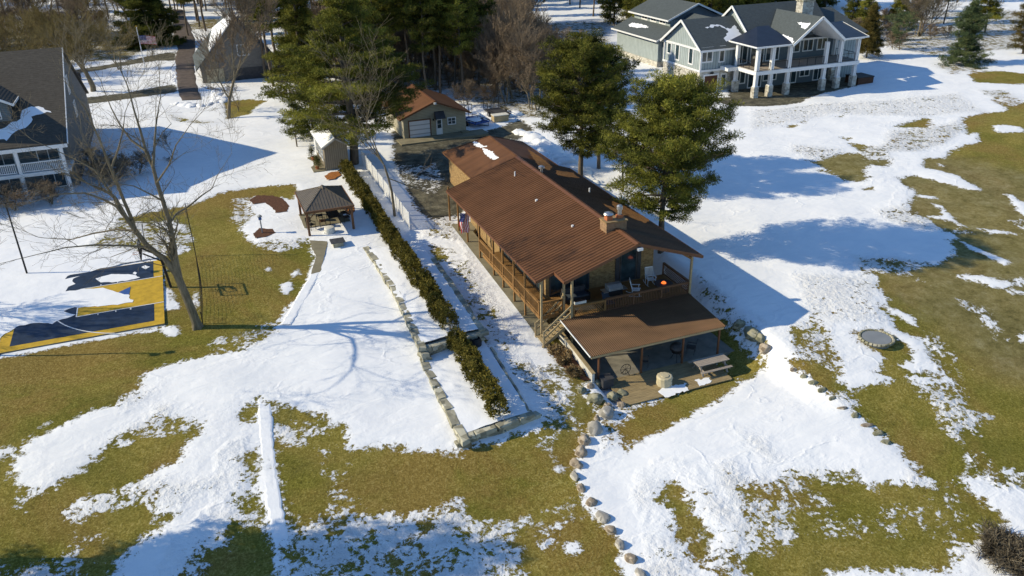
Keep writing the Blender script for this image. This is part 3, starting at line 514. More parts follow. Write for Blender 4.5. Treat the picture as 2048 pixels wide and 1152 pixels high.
def jitter_poly(p, step=.35, amp=.12, seed=1, closed=True):
    r = random.Random(seed); out = []; n = len(p)
    for i in range(n if closed else n-1):
        a = Vector(p[i]); b = Vector(p[(i+1) % n]); k = max(1, int((b-a).length/step))
        for j in range(k):
            q = a.lerp(b, j/k); out.append(q+Vector((r.uniform(-amp, amp), r.uniform(-amp, amp), 0)[:len(q)]))
    return out
def patch(name, pts, mat, off=.02, th=.0, parent=None, seed=1, amp=.1, step=.3, zf=None, dome=.03):
    """flat irregular patch laid on the ground (or on surface zf); pts world xy"""
    P = jitter_poly([Vector((a, b, 0)) for a, b in pts], step, amp, seed); zf = zf or gz
    bm = bmesh.new(); top = [bm.verts.new((p.x, p.y, zf(p.x, p.y)+off)) for p in P]; es = [bm.edges.new((top[i], top[(i+1) % len(top)])) for i in range(len(top))]
    bmesh.ops.triangle_fill(bm, edges=es, use_beauty=True, normal=(0, 0, 1))
    me = bpy.data.meshes.new(name)
    L = Vector(parent['_o']) if parent is not None else Vector((0, 0, 0))
    if th > 0:
        ins = bmesh.ops.inset_region(bm, faces=bm.faces[:], thickness=min(.12, th*1.5), use_even_offset=False)
        inner = set(v for f in bm.faces for v in f.verts)-set(top)
        for v in inner: v.co.z += th
    bmesh.ops.translate(bm, verts=bm.verts, vec=-L)
    bmesh.ops.recalc_face_normals(bm, faces=bm.faces)
    if sum(f.normal.z for f in bm.faces) < 0: bmesh.ops.reverse_faces(bm, faces=bm.faces)
    bm.to_mesh(me); bm.free(); me.materials.append(M[mat]); o = bpy.data.objects.new(name, me); COL.objects.link(o)
    if parent is not None: o.parent = parent; o['_o'] = tuple(L)
    return o
def xy(*pp): return [tuple(at(a, b)[:2]) for a, b in pp]
def strip(name, L, R, mat, off=.03, n=10, kind='structure'):
    """road or path between two edge lines (world xy), draped on the terrain"""
    def res(P, m):
        P = [Vector((*p, 0)) for p in P]; d = [0]
        for i in range(1, len(P)): d.append(d[-1]+(P[i]-P[i-1]).length)
        out = []
        for k in range(m):
            t = d[-1]*k/(m-1); i = max(0, min(len(P)-2, next((j-1 for j in range(1, len(d)) if d[j] >= t-1e-6), len(P)-2)))
            out.append(P[i].lerp(P[i+1], (t-d[i])/(d[i+1]-d[i]+1e-9)))
        return out
    m = 60; A = res(L, m); B = res(R, m); vs = []; fs = []; jr = random.Random(4)
    for q in A+B: q.x += jr.uniform(-.05, .05); q.y += jr.uniform(-.05, .05)
    for i in range(m):
        for j in range(n+1):
            q = A[i].lerp(B[i], j/n); e = -.09 if j in (0, n) else (0 if 1 < j < n-1 else -.02)
            vs.append((q.x, q.y, gz(q.x, q.y)+off+e))
        if i:
            for j in range(n): a = (i-1)*(n+1)+j; fs.append((a, a+1, a+n+2, a+n+1))
    o = MB().add(vs, fs).build(name, mat); tag(o, kind=kind); return o
strip('sidewalk', xy((513,793),(516,880),(528,1000),(546,1090),(556,1185)), xy((545,793),(548,880),(557,960),(577,1060),(600,1185)), 'snow', .045)
strip('path', xy((560,650),(592,595),(622,548)), xy((585,650),(618,592),(642,545)), 'snow', .07)
tag(patch('pavement', xy((619,482),(655,484),(652,500),(647,520),(641,545),(622,550),(632,514),(624,498)), 'concrete', .075, seed=3, amp=.05), kind='structure')
strip('driveway', xy((340,20),(344,38),(346,60),(352,80),(356,100),(350,118),(350,135),(355,170),(361,203)), xy((366,20),(372,36),(383,60),(390,80),(392,105),(388,135),(395,170),(403,200)), 'brickpave', .15)
0 and strip('road', xy((60,158),(150,140),(230,127),(312,112),(352,104)), xy((60,164),(150,147),(235,133),(318,121),(352,122)), 'asphalt', .115)
0 and strip('lane', xy((60,210),(167,196),(260,185),(347,168),(358,165)), xy((60,220),(167,207),(260,197),(355,183),(360,182)), 'brickpave', .115)
strip('lane', xy((-60,88),(100,78),(200,70),(300,60)), xy((-60,102),(100,88),(200,79),(300,66)), 'concrete', .10)
# concrete apron round garage
o = MB().box(19.6, 29.5, 83.6, 85.82, 2.5, 2.74).build('apron', 'concrete'); tag(o, kind='structure')
# mulch beds
for i, (pp, m_) in enumerate([([(498,402),(515,393),(545,393),(568,400),(579,412),(575,425),(552,428),(545,418),(530,408),(508,410)], 'mulch'), ([(650,354),(662,346),(678,344),(682,352),(668,360),(655,362)], 'mulch_o'),
    ([(690,418),(705,412),(710,425),(700,432),(688,428)], 'mulch_o'), ([(505,470),(520,458),(545,460),(552,468),(530,476),(512,478)], 'mulch')]):
    tag(patch('mulch_bed', xy(*pp), m_, .11, seed=20+i, amp=.08), kind='structure')
# fallen snow ridges pushed up beside the drive: lumpy banks
def bank(pp, h, seed):
    r = random.Random(seed); mb = MB(); C = [at(*p) for p in pp]
    V = []; 
    bm = bmesh.new()
    for i in range(len(C)-1):
        a, b = C[i], C[i+1]; k = max(2, int(np.linalg.norm(b-a)/.3))
        for j in range(k):
            q = a+(b-a)*j/k; rr = r.uniform(.35, .8)*h
            mtx = Matrix.Translation((q[0]+r.uniform(-.4, .4), q[1]+r.uniform(-.4, .4), q[2]))@Matrix.Diagonal((rr*r.uniform(1, 1.6), rr*r.uniform(1, 1.6), rr*.5, 1))@Matrix.Rotation(r.random()*6, 4, 'Z')
            res = bmesh.ops.create_icosphere(bm, subdivisions=2, radius=1, matrix=mtx)
            for v in res['verts']: v.co += Vector((r.uniform(-1, 1), r.uniform(-1, 1), r.uniform(-1, 1)))*.17*rr
    me = bpy.data.meshes.new('snow_bank'); bm.to_mesh(me); bm.free(); me.polygons.foreach_set('use_smooth', [True]*len(me.polygons)); me.materials.append(M['snow'])
    o = bpy.data.objects.new('snow_bank', me); COL.objects.link(o); tag(o, kind='structure')
bank([(1035,262),(1070,275),(1100,300),(1140,330),(1175,350)], 1.0, 3); bank([(1175,350),(1210,380),(1250,420)], .7, 9)
bank([(352,208),(375,212),(405,212),(440,205),(432,185),(415,175)], .8, 4); bank([(925,215),(980,230),(1040,228)], 1.1, 5); bank([(346,126),(347,150),(350,166)], .4, 6)

# ---------------------------------------------------------------- the brown roofed brick house
LE, LZ, RX, RZ_, RE, REZ = 17.6, 5.2, 23.75, 7.2, 28.5, 5.55
YF, YN, YB = 40.5, 42.05, 60.6
def roofz(x, y):
    if y > YB: return (5.2+(x-20.5)*1.5/3.95) if x < 24.45 else (5.2+(28.4-x)*1.5/3.95)
    return RZ_-(RX-x)*(RZ_-LZ)/(RX-LE) if x < RX else RZ_-(x-RX)*(RZ_-REZ)/(RE-RX)
def on_roof(px, py):
    z = 6.2
    for _ in range(30): p = un(px, py, z); z = z*.5+.5*roofz(p[0], p[1])
    return p
def ribbed(mb, a0, a1, b0, b1, pitch, h, w):
    """ribbed metal sheet: a0-a1 the upper edge, b0-b1 the lower edge"""
    a0, a1, b0, b1 = map(Vector, (a0, a1, b0, b1)); L = (a1-a0).length; n = int(L/pitch); up = (a1-a0).cross(b0-a0).normalized()
    if up.z < 0: up = -up
    vs = []; fs = []
    for i in range(n+1):
        for t, dz in ((0, 0), (1-3*w, 0), (1-2*w, h), (1-w, h)):
            u = min(1, (i+t)/n); vs += [a0.lerp(a1, u)+up*dz, b0.lerp(b1, u)+up*dz]
    for i in range(len(vs)//2-1): fs.append((2*i, 2*i+1, 2*i+3, 2*i+2))
    mb.add(vs, fs)
house = thing('brick_house', 'long tan brick house with brown metal roof and raised wooden deck', 'house', (19.4, 44.8, 0))
mb = MB()
ribbed(mb, (RX, YF, RZ_), (RX, YB, RZ_), (18.8, YF, roofz(18.8, 50)), (18.8, YB, roofz(18.8, 50)), .30, .055, .16)
ribbed(mb, (18.8, YN, roofz(18.8, 50)), (18.8, YB, roofz(18.8, 50)), (LE, YN, LZ), (LE, YB, LZ), .30, .055, .16)
mb.slab([(LE+.02, YN+.02, LZ-.02), (18.8, YN+.02, roofz(18.8, 50)-.02), (18.8, YB, roofz(18.8, 50)-.02), (LE+.02, YB, LZ-.02)], .14)
mb.slab([(18.803, YF+.02, roofz(18.803, 50)-.02), (RX, YF+.02, RZ_-.02), (RX, YB, RZ_-.02), (18.803, YB, roofz(18.803, 50)-.02)], .14)
mb.slab([(RX+.003, YF+.02, RZ_-.02), (RE-.02, YF+.02, REZ-.02), (RE-.02, YB, REZ-.02), (RX+.003, YB, RZ_-.02)], .14)
roof = mb.build('roof', 'roof', house)
mb = MB(); ribbed(mb, (RX, YF, RZ_), (RX, YB, RZ_), (RE, YF, REZ), (RE, YB, REZ), .30, .05, .16); mb.build('roof_slope', 'roof_shade_weathered', roof)
mb = MB()
for s in (-1, 1): mb.quad((RX, YF-.03, RZ_+.07), (RX, YB+.03, RZ_+.07), (RX+s*.22, YB+.03, RZ_+.0), (RX+s*.22, YF-.03, RZ_+.0))
mb.bar((RX, YF-.02, RZ_-.05), (18.8, YF-.02, roofz(18.8, 50)-.05), .06, .2); mb.bar((RX, YF-.02, RZ_-.05), (RE, YF-.02, REZ-.05), .06, .2)
mb.bar((18.77, YF, roofz(18.8, 50)-.06), (18.77, YN, roofz(18.8, 50)-.06), .06, .2); mb.bar((18.8, YN-.02, roofz(18.8, 50)-.05), (LE, YN-.02, LZ-.05), .06, .2)
mb.bar((LE-.03, YN, LZ-.07), (LE-.03, YB, LZ-.07), .08, .16); mb.bar((RE+.03, YF, REZ-.07), (RE+.03, YB, REZ-.07), .08, .16)
mb.bar((LE, YB+.02, LZ-.06), (RX, YB+.02, RZ_-.06), .06, .18); mb.bar((RE, YB+.02, REZ-.06), (RX, YB+.02, RZ_-.06), .06, .18)
mb.build('trim', 'roof_trim', roof)
# rear wing roof, hipped at its far end
mb = MB(); e1, e2, e3, e4 = (20.5, YB, 5.2), (20.5, 71.1, 5.2), (28.4, 71.1, 5.2), (28.4, YB, 5.2); r1, r2 = (24.45, YB, 6.7), (24.45, 69.2, 6.7)
mb.prism([e1, r1, r2, e2], (0, 0, -.14)); mb.prism([e2, r2, e3], (0, 0, -.14)); mb.prism([e3, r2, r1, e4], (0, 0, -.14))
mb.bar((20.47, YB, 5.13), (20.47, 71.1, 5.13), .06, .16); mb.bar((28.43, YB, 5.13), (28.43, 71.1, 5.13), .06, .16); mb.bar(r1, r2, .2, .06); mb.bar(r2, e2, .16, .06); mb.bar(r2, e3, .16, .06)
rr = mb.build('roof', 'roof', house)
for i, pp in enumerate([[(945,283),(955,284),(962,290),(975,293),(960,296),(948,290)], [(965,296),(985,303),(992,312),(999,315),(990,320),(976,314),(968,305)]]):
    P = [on_roof(*q) for q in pp]; tag(patch('snow_patch', [tuple(q[:2]) for q in P], 'snow', .01, .05, rr, 40+i, .07, .14, lambda x, y: roofz(x, 65)))
for i, pp in enumerate([[(1055,305),(1080,322),(1105,335),(1098,342),(1075,330)], [(1112,342),(1145,346),(1160,358),(1130,354),(1112,350)], [(1222,402),(1250,414),(1280,430),(1300,442),(1290,447),(1262,436),(1230,418)], [(1205,408),(1235,420),(1262,432),(1240,432),(1215,416)]]):
    P = [on_roof(*q) for q in pp]; patch('fallen_needles', [tuple(q[:2]) for q in P], 'needlefall', .05, .02, roof, 50+i, .1, .25, lambda x, y: roofz(x, 50))
# pipes and vents
for px, py, h, r, mt in ((1030,352,.35,.06,'white'), (1073,402,.12,.10,'white'), (1145,453,.10,.09,'white'), (1179,385,.35,.06,'white'), (1071,316,.3,.06,'white')):
    p = on_roof(px, py); MB().cyl(p[0], p[1], p[2]-.1, p[2]+h, r, 10).build('vent_pipe', mt, house)
p = on_roof(1083, 345); MB().lathe(p[0], p[1], [(.1, p[2]-.1), (.1, p[2]+.35), (.24, p[2]+.36), (.24, p[2]+.5), (.08, p[2]+.58)]).build('roof_vent', 'chrome', house)
# chimney
mb = MB().box(23.0, 24.45, 43.3, 44.2, 6.3, 7.65); ch = mb.build('chimney', 'brick_dark', house)
MB().box(22.94, 24.51, 43.24, 44.26, 7.65, 7.73).build('cap', 'brick', ch)
MB().box(23.15, 23.55, 43.55, 43.95, 7.73, 8.0).build('flue', 'terracotta', ch)
MB().lathe(23.35, 43.75, [(.14, 8.0), (.14, 8.1), (.34, 8.11), (.28, 8.2), (.06, 8.26)], 12).build('flue_cap', 'chrome', ch)
MB().box(23.98, 24.34, 43.6, 43.96, 7.73, 7.93).build('flue', 'terracotta', ch)
MB().lathe(24.16, 43.78, [(.13, 7.95), (.13, 8.3), (.2, 8.31), (.2, 8.52), (.12, 8.6)], 12).build('flue_cap', 'chrome', ch)
# walls
wx0, wx1, wy0 = 19.4, 27.5, 44.8
mb = MB(); u = .16
mb.prism([(wx0, wy0, 0), (wx1, wy0, 0), (wx1, wy0, roofz(wx1, 50)-u), (RX, wy0, RZ_-u), (wx0, wy0, roofz(wx0, 50)-u)], (0, .25, 0))
mb.prism([(wx0, YB-.5, 0), (wx1, YB-.5, 0), (wx1, YB-.5, roofz(wx1, 50)-u), (RX, YB-.5, RZ_-u), (wx0, YB-.5, roofz(wx0, 50)-u)], (0, .25, 0))
mb.box(wx0, wx0+.25, wy0+.25, YB-.5, 0, roofz(wx0, 50)-u); mb.box(wx1-.25, wx1, wy0+.25, YB-.5, 0, roofz(wx1, 50)-u)
mb.box(20.9, 21.15, YB-.25, 70.7, 0, 5.1); mb.box(27.9, 28.1, YB-.25, 70.7, 0, 5.1); mb.box(21.15, 27.9, 70.5, 70.7, 0, 5.1)
wall = mb.build('wall', 'brick', house)
def window(parent, plane, a0, a1, z0, z1, frame='white', gl='glass', fw=.09, cols=1, rows=1, name='window', proud=.05):
    """plane ('x',value,side) or ('y',value,side): side = -1 faces towards -axis"""
    ax, v, sd_ = plane; mb = MB(); g = MB()
    def bx(m, p0, p1, q0, q1, d0, d1):
        lo, hi = sorted((v+sd_*d0, v+sd_*d1))
        m.box(lo, hi, p0, p1, q0, q1) if ax == 'x' else m.box(p0, p1, lo, hi, q0, q1)
    bx(mb, a0-fw, a1+fw, z0-fw, z0, .002, proud); bx(mb, a0-fw, a1+fw, z1, z1+fw, .002, proud); bx(mb, a0-fw, a0, z0, z1, .002, proud); bx(mb, a1, a1+fw, z0, z1, .002, proud)
    for i in range(1, cols): c = a0+(a1-a0)*i/cols; bx(mb, c-fw*.35, c+fw*.35, z0, z1, .006, proud*.8)
    for i in range(1, rows): c = z0+(z1-z0)*i/rows; bx(mb, a0, a1, c-.02, c+.02, .008, proud*.7)
    o = mb.build(name, frame, parent); bx(g, a0, a1, z0, z1, .004, .02); g.build('pane', gl, o); return o
# glazed openings onto the deck; some dark panes added for porch shade
window(house, ('y', wy0, -1), 25.0, 26.1, 2.6, 4.75, 'darkgrey', cols=1); window(house, ('y', wy0, -1), 19.75, 22.5, 2.5, 5.0, 'darkgrey', cols=3, name='door_or_shade_pane')  # wide door: its glass is enlarged to carry the shade of the recess
window(house, ('x', wx0, -1), 45.2, 50.1, 2.62, 4.75, 'darkgrey', cols=5, name='door_or_shade_pane'); window(house, ('x', wx0, -1), 54.5, 56.0, 3.3, 4.3, 'white', cols=2); window(house, ('x', wx0, -1), 50.5, 53.2, 2.62, 4.75, 'darkgrey', cols=3, name='door_or_shade_pane')  # long dark panes are added, standing for roof shade on the porch wall
window(house, ('y', wy0, -1), 23.4, 24.6, .5, 2.0, 'darkgrey', cols=2); window(house, ('y', wy0, -1), 25.6, 26.9, .1, 2.1, 'darkgrey', cols=2, name='door_or_shade_pane')
# dark boards round the deck window
mb = MB(); mb.box(24.55, 24.87, wy0-.05, wy0-.002, 2.5, 6.2); mb.box(26.23, 26.5, wy0-.05, wy0-.002, 2.5, 5.9); mb.box(24.87, 26.23, wy0-.05, wy0-.002, 4.87, 6.0); mb.build('panel', 'darkgrey', house)
MB().box(24.0, 24.2, wy0-.14, wy0-.002, 4.3, 4.55).build('wall_lamp', 'white', house)
MB().box(23.62, 23.98, YF-.22, YF-.055, 6.82, 6.98).build('floodlight', 'white', house)
# deck floors
DZ = 2.45
mb = MB()
for i in range(26): mb.box(19.65, 28.35, 41.32+i*.135, 41.32+i*.135+.125, DZ-.04, DZ)
for i in range(10): mb.box(18.02+i*.135, 18.02+i*.135+.125, 42.55, 53.3, DZ-.045, DZ-.005)
mb.box(19.65, 28.35, 41.24, 41.3, DZ-.26, DZ); mb.box(17.96, 18.0, 42.5, 53.3, DZ-.22, DZ-.002); mb.box(18.0, 19.6, 42.46, 42.52, DZ-.26, DZ); mb.box(28.36, 28.42, 41.24, 44.8, DZ-.26, DZ)
for i in range(9): mb.box(20+i, 20.06+i, 41.32, 44.7, DZ-.25, DZ-.045)
mb.build('deck', 'redwood', house)
vs_ = []; fs_ = []
for j_ in range(39):
    for i_ in range(5): x_ = 17.75+i_*.4125; y_ = 42.2+j_*.48; vs_.append((x_, y_, gz(x_, y_)+.13))
    if j_: fs_ += [((j_-1)*5+i_, (j_-1)*5+i_+1, j_*5+i_+1, j_*5+i_) for i_ in range(4)]
tag(MB().add(vs_, fs_).build('pavement', 'concrete'), kind='structure')
posts_y = []
for px in (1076.7, 1051.7, 1029.4, 1007, 987.8, 960, 935, 917, 899):
    yy = unx(px, 382+.983*(px-886.6), 18.05)[1]; posts_y.append(yy)
posts_y = [42.2]+[y for y in posts_y[1:]]
for yy in posts_y:
    MB().box(17.94, 18.06, yy, yy+.12, gz(18, yy)-.1, roofz(18, 50)-.15).build('post', 'redwood' if yy > 43 else 'treated', house)
for xx, yy, zt in ((19.6, 41.25, roofz(19.6, 50)-.16), (28.2, 41.25, roofz(28.2, 50)-.16), (19.6, 42.45, roofz(19.6, 50)-.16)):
    MB().box(xx, xx+.13, yy, yy+.13, max(0, gz(xx, yy))-.05, zt).build('post', 'treated', house)
mb = MB(); mb.bar((28.26, 41.3, 5.05), (27.3, 41.3, 5.7), .08, .12); mb.bar((28.26, 41.3, 5.05), (28.26, 42.1, 5.4), .08, .12); mb.build('brace', 'redwood', house)
def rail(a, b, z, parent, mat='redwood', h=.92, lattice=False, sp=.14):
    a = Vector((*a, z)); b = Vector((*b, z)); mb = MB(); up = Vector((0, 0, 1)); L = (b-a).length; d = (b-a)/L
    mb.bar(a+up*h, b+up*h, .14, .04); mb.bar(a+up*(h-.1), b+up*(h-.1), .04, .08); mb.bar(a+up*.12, b+up*.12, .04, .08)
    n = int(L/sp)
    for i in range(n+1):
        p = a+d*(L*i/n)
        if lattice:
            q = p+d*.55
            if (q-a).length <= L: mb.bar(p+up*.14, q+up*(h-.12), .015, .035); mb.bar(p+up*(h-.12)+Vector((0, 0, 0))+d.cross(up)*.016, q+up*.14+d.cross(up)*.016, .015, .035)
        else: mb.bar(p+up*.14, p+up*(h-.1), .035, .035, up=tuple(d))
    k = max(1, round(L/2.2))
    for i in range(k+1): p = a+d*(L*i/k); mb.bar(p-up*.1, p+up*(h-.02), .09, .09, up=tuple(d))
    return mb.build('railing', mat, parent)
rail((18.0, 42.6), (18.0, posts_y[5]+.05), DZ, house, 'redwood', .95, False, .13); rail((18.1, 42.5), (19.55, 42.5), DZ, house, 'redwood', .95, True)
rail((19.8, 41.3), (22.0, 41.3), DZ, house, 'redwood', .92, True); rail((22.05, 41.38), (28.2, 41.38), DZ, house, 'cedar', .95, False, .12); rail((28.28, 41.4), (28.28, 44.7), DZ, house, 'cedar', .95, True)
# stair
st = thing('deck_stair', 'weathered wooden stair rising to the raised deck with double handrails', 'stair', (17.8, 41.7, 1.0))
N = 8; x0s, x1s, z0s, z1s = 17.7, 19.62, gz(17.7, 41.7)+.08, DZ; ya, yb = 41.28, 42.4
for i in range(N):
    t_ = (i+1)/N; x = x0s+(x1s-x0s)*i/N; z = z0s+(z1s-z0s)*t_-.02
    MB().box(x, x+.27, ya, yb, z-.05, z).build('tread', 'treated', st)
for yy in (ya-.05, yb+.002):
    MB().prism([(x0s-.1, yy, z0s-.25), (x0s-.1, yy, z0s+.02), (x1s, yy, z1s-.02), (x1s, yy, z1s-.3)], (0, .048, 0)).build('stringer', 'treated', st)
for yy in (ya-.12, yb+.06):
    for xx, zb, zt in ((x0s-.05, gz(17.6, 41.7)-.1, z0s+1.1), (x1s-.1, DZ-.3, DZ+1.15)): MB().box(xx, xx+.09, yy, yy+.09, zb, zt).build('newel', 'treated', st)
    for dz in (1.0, .55): MB().bar((x0s, yy+.045, z0s+dz), (x1s-.05, yy+.045, DZ+dz), .05, .11).build('handrail', 'treated', st)
# awning over the sunken patio
aw = thing('patio_awning', 'bronze corrugated metal awning sloping out over the sunken patio', 'awning', (23.5, 39, 0))
mb = MB(); ribbed(mb, (18.85, 41.2, 2.62), (28.15, 41.2, 2.62), (18.9, 37.0, 2.22), (28.2, 37.0, 2.22), .125, .04, .22); sh = mb.build('corrugated_sheet', 'awning', aw)
mb = MB(); mb.bar((18.95, 37.08, 2.12), (28.1, 37.08, 2.12), .08, .14); mb.bar((18.93, 37.1, 2.15), (18.93, 41.2, 2.53), .05, .1); mb.bar((28.08, 37.1, 2.15), (28.08, 41.2, 2.53), .05, .1)
for i in range(8): mb.bar((20+i*1.05, 37.14, 2.14), (20+i*1.05, 41.2, 2.52), .04, .12)
mb.build('frame', 'treated', aw)
MB().bar((18.84, 36.97, 2.24), (18.8, 41.2, 2.64), .03, .09).build('edge_trim', 'white', aw)
for x in (19.5, 22.4, 25.3, 27.9): MB().box(x, x+.1, 37.2, 37.3, 0, 2.06).build('post', 'roof_trim', aw)
# patio and boards
o = MB().box(19.3, 29.3, 37.32, 44.79, -.3, .06).build('patio', 'patio_concrete'); tag(o, kind='structure')
bd = thing('wooden_platform', 'low platform of weathered boards in front of the awning', 'platform', (23, 36, 0)); mb = MB()
for i in range(20): mb.box(20.0+rng.uniform(-.05, .05), 27.2+rng.uniform(-.05, .05), 34.5+i*.142, 34.5+i*.142+.132, .06, .12+rng.uniform(-.006, .006))
mb.build('boards', 'deckwood', bd); mb = MB()
for x in (20.15, 22, 24, 26, 27): mb.box(x, x+.1, 34.5, 37.3, -.1, .058)
mb.build('joists', 'deckwood', bd)
for i, pp in enumerate([[(1325,770),(1345,775),(1372,770),(1375,785),(1350,792),(1330,800),(1318,790)], [(1390,765),(1420,758),(1422,768),(1400,775)]]):
    tag(patch('snow_patch', xy(*pp), 'snow', .14, .04, None, 70+i, .09, .12, lambda x, y: 0), kind='structure')
ww = thing('low_white_wall', 'low whitewashed wall along the left side of the sunken patio', 'wall', (19.2, 39.5, 0))
MB().prism([(19.05, 37.1, -.1), (19.05, 42.3, -.1), (19.05, 42.3, 1.45), (19.05, 37.6, 1.0), (19.05, 37.1, .95)], (.16, 0, 0)).build('wall_panel', 'white_dirty', ww)
MB().bar((19.13, 37.05, 1.0), (19.13, 42.3, 1.5), .22, .05).build('cap', 'treated', ww)

# ---------------------------------------------------------------- things on the deck
def rocking_chair(loc, rz, label):
    t = thing('rocking_chair', label, 'chair', loc, 'white rocking chairs on the deck'); t.rotation_euler = (0, 0, rz); t['_o'] = (0, 0, 0)
    mb = MB()
    for k in range(7): mb.box(-.26+k*.076, -.26+k*.076+.06, -.25, .25, .42, .445)
    mb.build('seat', 'white', t); mb = MB()
    for s in (-.27, .27): mb.bar((s, .22, .42), (s, .42, 1.15), .045)
    mb.bar((-.27, .42, 1.13), (.27, .42, 1.13), .03, .09); mb.bar((-.27, .26, .55), (.27, .26, .55), .03, .06)
    for k in range(5): mb.bar((-.18+k*.09, .27, .57), (-.18+k*.09, .41, 1.1), .05, .015)
    mb.build('backrest', 'white', t)
    for s in (-.28, .28):
        MB().tube([(s, -.42, .09), (s, -.2, .03), (s, .1, .02), (s, .4, .06), (s, .62, .14)], .022, 6).build('rocker', 'white', t)
        MB().bar((s, -.22, .03), (s, -.22, .64), .04).build('leg', 'white', t); MB().bar((s, .22, .03), (s, .22, .45), .04).build('leg', 'white', t)
        MB().box(s-.045, s+.045, -.3, .3, .64, .665).build('armrest', 'white', t)
    return t
rocking_chair((25.0, 42.7, DZ), radians(65), 'white rocking chair seen side on, beside the deck grill')
rocking_chair((26.7, 43.7, DZ), radians(-8), 'white rocking chair facing out, behind the round fire table')
ft = thing('fire_table', 'round dark fire table with an orange flame on the deck', 'fire table', (27.0, 42.5, DZ)); ft['_o'] = (0, 0, 0)
MB().lathe(0, 0, [(.35, 0), (.4, .05), (.4, .5), (.62, .52), (.62, .58)], 20).build('table_body', 'darkgrey', ft)
MB().lathe(0, 0, [(.16, .582), (.17, .62), (.08, .70), (.02, .74)], 10).build('flame', 'fire', ft)
gr = thing('grill', 'wide stainless and black gas grill under the gable', 'grill', (23.3, 42.6, DZ)); gr['_o'] = (0, 0, 0)
MB().box(-.5, .5, -.3, .3, .1, .85).build('cabinet', 'black', gr); MB().box(-.85, -.5, -.28, .28, .8, .86).build('side_shelf', 'chrome', gr); MB().box(.5, .85, -.28, .28, .8, .86).build('side_shelf', 'chrome', gr)
MB().prism([(-.5, -.3, .87), (-.5, -.28, 1.05), (-.5, -.05, 1.2), (-.5, .3, 1.2), (-.5, .3, .87)], (1, 0, 0)).build('hood', 'grey', gr); MB().bar((-.35, -.34, 1.0), (.35, -.34, 1.0), .03).build('handle', 'chrome', gr)
sf = thing('deck_sofa', 'dark cushioned outdoor sofa in the shade near the stairs', 'sofa', (21.0, 43.6, DZ)); sf['_o'] = (0, 0, 0)
MB().box(-.9, .9, -.4, .4, .1, .38).build('frame', 'black', sf); MB().box(-.82, .82, -.38, .25, .385, .5).build('seat_cushion', 'slate', sf); MB().box(-.82, .82, .26, .42, .39, .85).build('back_cushion', 'darkgrey', sf)
for s in (-.9, .82): MB().box(s, s+.08, -.4, .4, .385, .6).build('armrest', 'black', sf)
mt = tag(MB().box(-.9, .9, -.5, .5, 0, .015).build('doormat', 'darkgrey', None, org=(0, 0, 0)), 'dark flat rug lying before the deck sofa', 'rug'); mt.location = (21.3, 42.5, DZ)
lc = thing('lounge_chair', 'low canvas lounge chair with blue grey fabric by the deck railing', 'chair', (22.6, 41.95, DZ)); lc['_o'] = (0, 0, 0)
MB().box(-.3, .3, -.3, .3, .3, .36).build('seat', 'slate', lc); MB().bar((0, .28, .34), (0, .5, .85), .55, .04).build('backrest', 'slate', lc)
for sx in (-.28, .28):
    for sy in (-.28, .28): MB().bar((sx, sy, 0), (sx, sy, .32), .03).build('leg', 'black', lc)
pl = thing('wall_planter', 'white window box planter on the deck rail corner', 'planter', (20.3, 41.45, DZ+.92)); pl['_o'] = (0, 0, 0)
MB().box(-.4, .4, -.1, .1, .03, .2).build('box', 'white_dirty', pl); MB().box(-.36, .36, -.07, .07, .2, .23).build('soil', 'mulch', pl)
# under the awning
def patio_chair(loc, rz, label, mat='darkgrey'):
    t = thing('patio_chair', label, 'chair', loc, 'dark chairs under the awning'); t['_o'] = (0, 0, 0); t.rotation_euler = (0, 0, rz)
    MB().box(-.26, .26, -.26, .26, .40, .45).build('seat', mat, t)
    mb = MB(); mb.bar((-.25, .25, .42), (-.25, .36, .95), .03); mb.bar((.25, .25, .42), (.25, .36, .95), .03); mb.bar((0, .27, .55), (0, .35, .9), .48, .02); mb.build('backrest', mat, t)
    for sx in (-.24, .24):
        MB().bar((sx, -.24, 0), (sx, -.24, .62), .03).build('leg', mat, t); MB().bar((sx, .24, 0), (sx, .26, .42), .03).build('leg', mat, t); MB().bar((sx, -.25, .62), (sx, .3, .62), .05, .03).build('armrest', mat, t)
    return t
patio_chair((23.1, 38.0, .06), 2.6, 'dark patio chair left of the covered grill under the awning'); patio_chair((26.6, 38.2, .06), -2.3, 'dark patio chair at the right end of the awning')
cg = thing('round_grill', 'black kettle grill standing under the awning edge', 'grill', (25.3, 37.8, .06)); cg['_o'] = (0, 0, 0)
MB().lathe(0, 0, [(.1, .55), (.36, .62), (.45, .82), (.45, .9)], 20).build('bowl', 'black', cg); MB().lathe(0, 0, [(.46, .905), (.42, 1.05), (.25, 1.2), (.05, 1.25)], 20).build('lid', 'darkgrey', cg)
for k in range(3): MB().bar((.12*cos(k*2.1), .12*sin(k*2.1), .6), (.38*cos(k*2.1), .38*sin(k*2.1), 0), .035).build('leg', 'black', cg)
wc = thing('hose_reel', 'thin round metal wheel stand on the sunlit boards', 'hose reel', (21.5, 37.45, .12)); wc['_o'] = (0, 0, 0)
MB().tube([(.34*cos(a), 0, .4+.34*sin(a)) for a in np.linspace(0, 2*pi, 25)], .02, 6).build('rim', 'black', wc)
mb = MB(); [mb.bar((0, 0, .4), (.33*cos(a), 0, .4+.33*sin(a)), .015) for a in np.linspace(0, 2*pi, 9)[:-1]]; mb.build('spokes', 'black', wc)
mb = MB(); mb.bar((0, .02, .4), (-.2, .2, 0), .03); mb.bar((0, -.02, .4), (.2, -.2, 0), .03); mb.build('stand', 'black', wc)
sb = thing('storage_box', 'dark storage box at the end of the low white wall', 'box', (19.9, 36.9, .02)); sb['_o'] = (0, 0, 0)
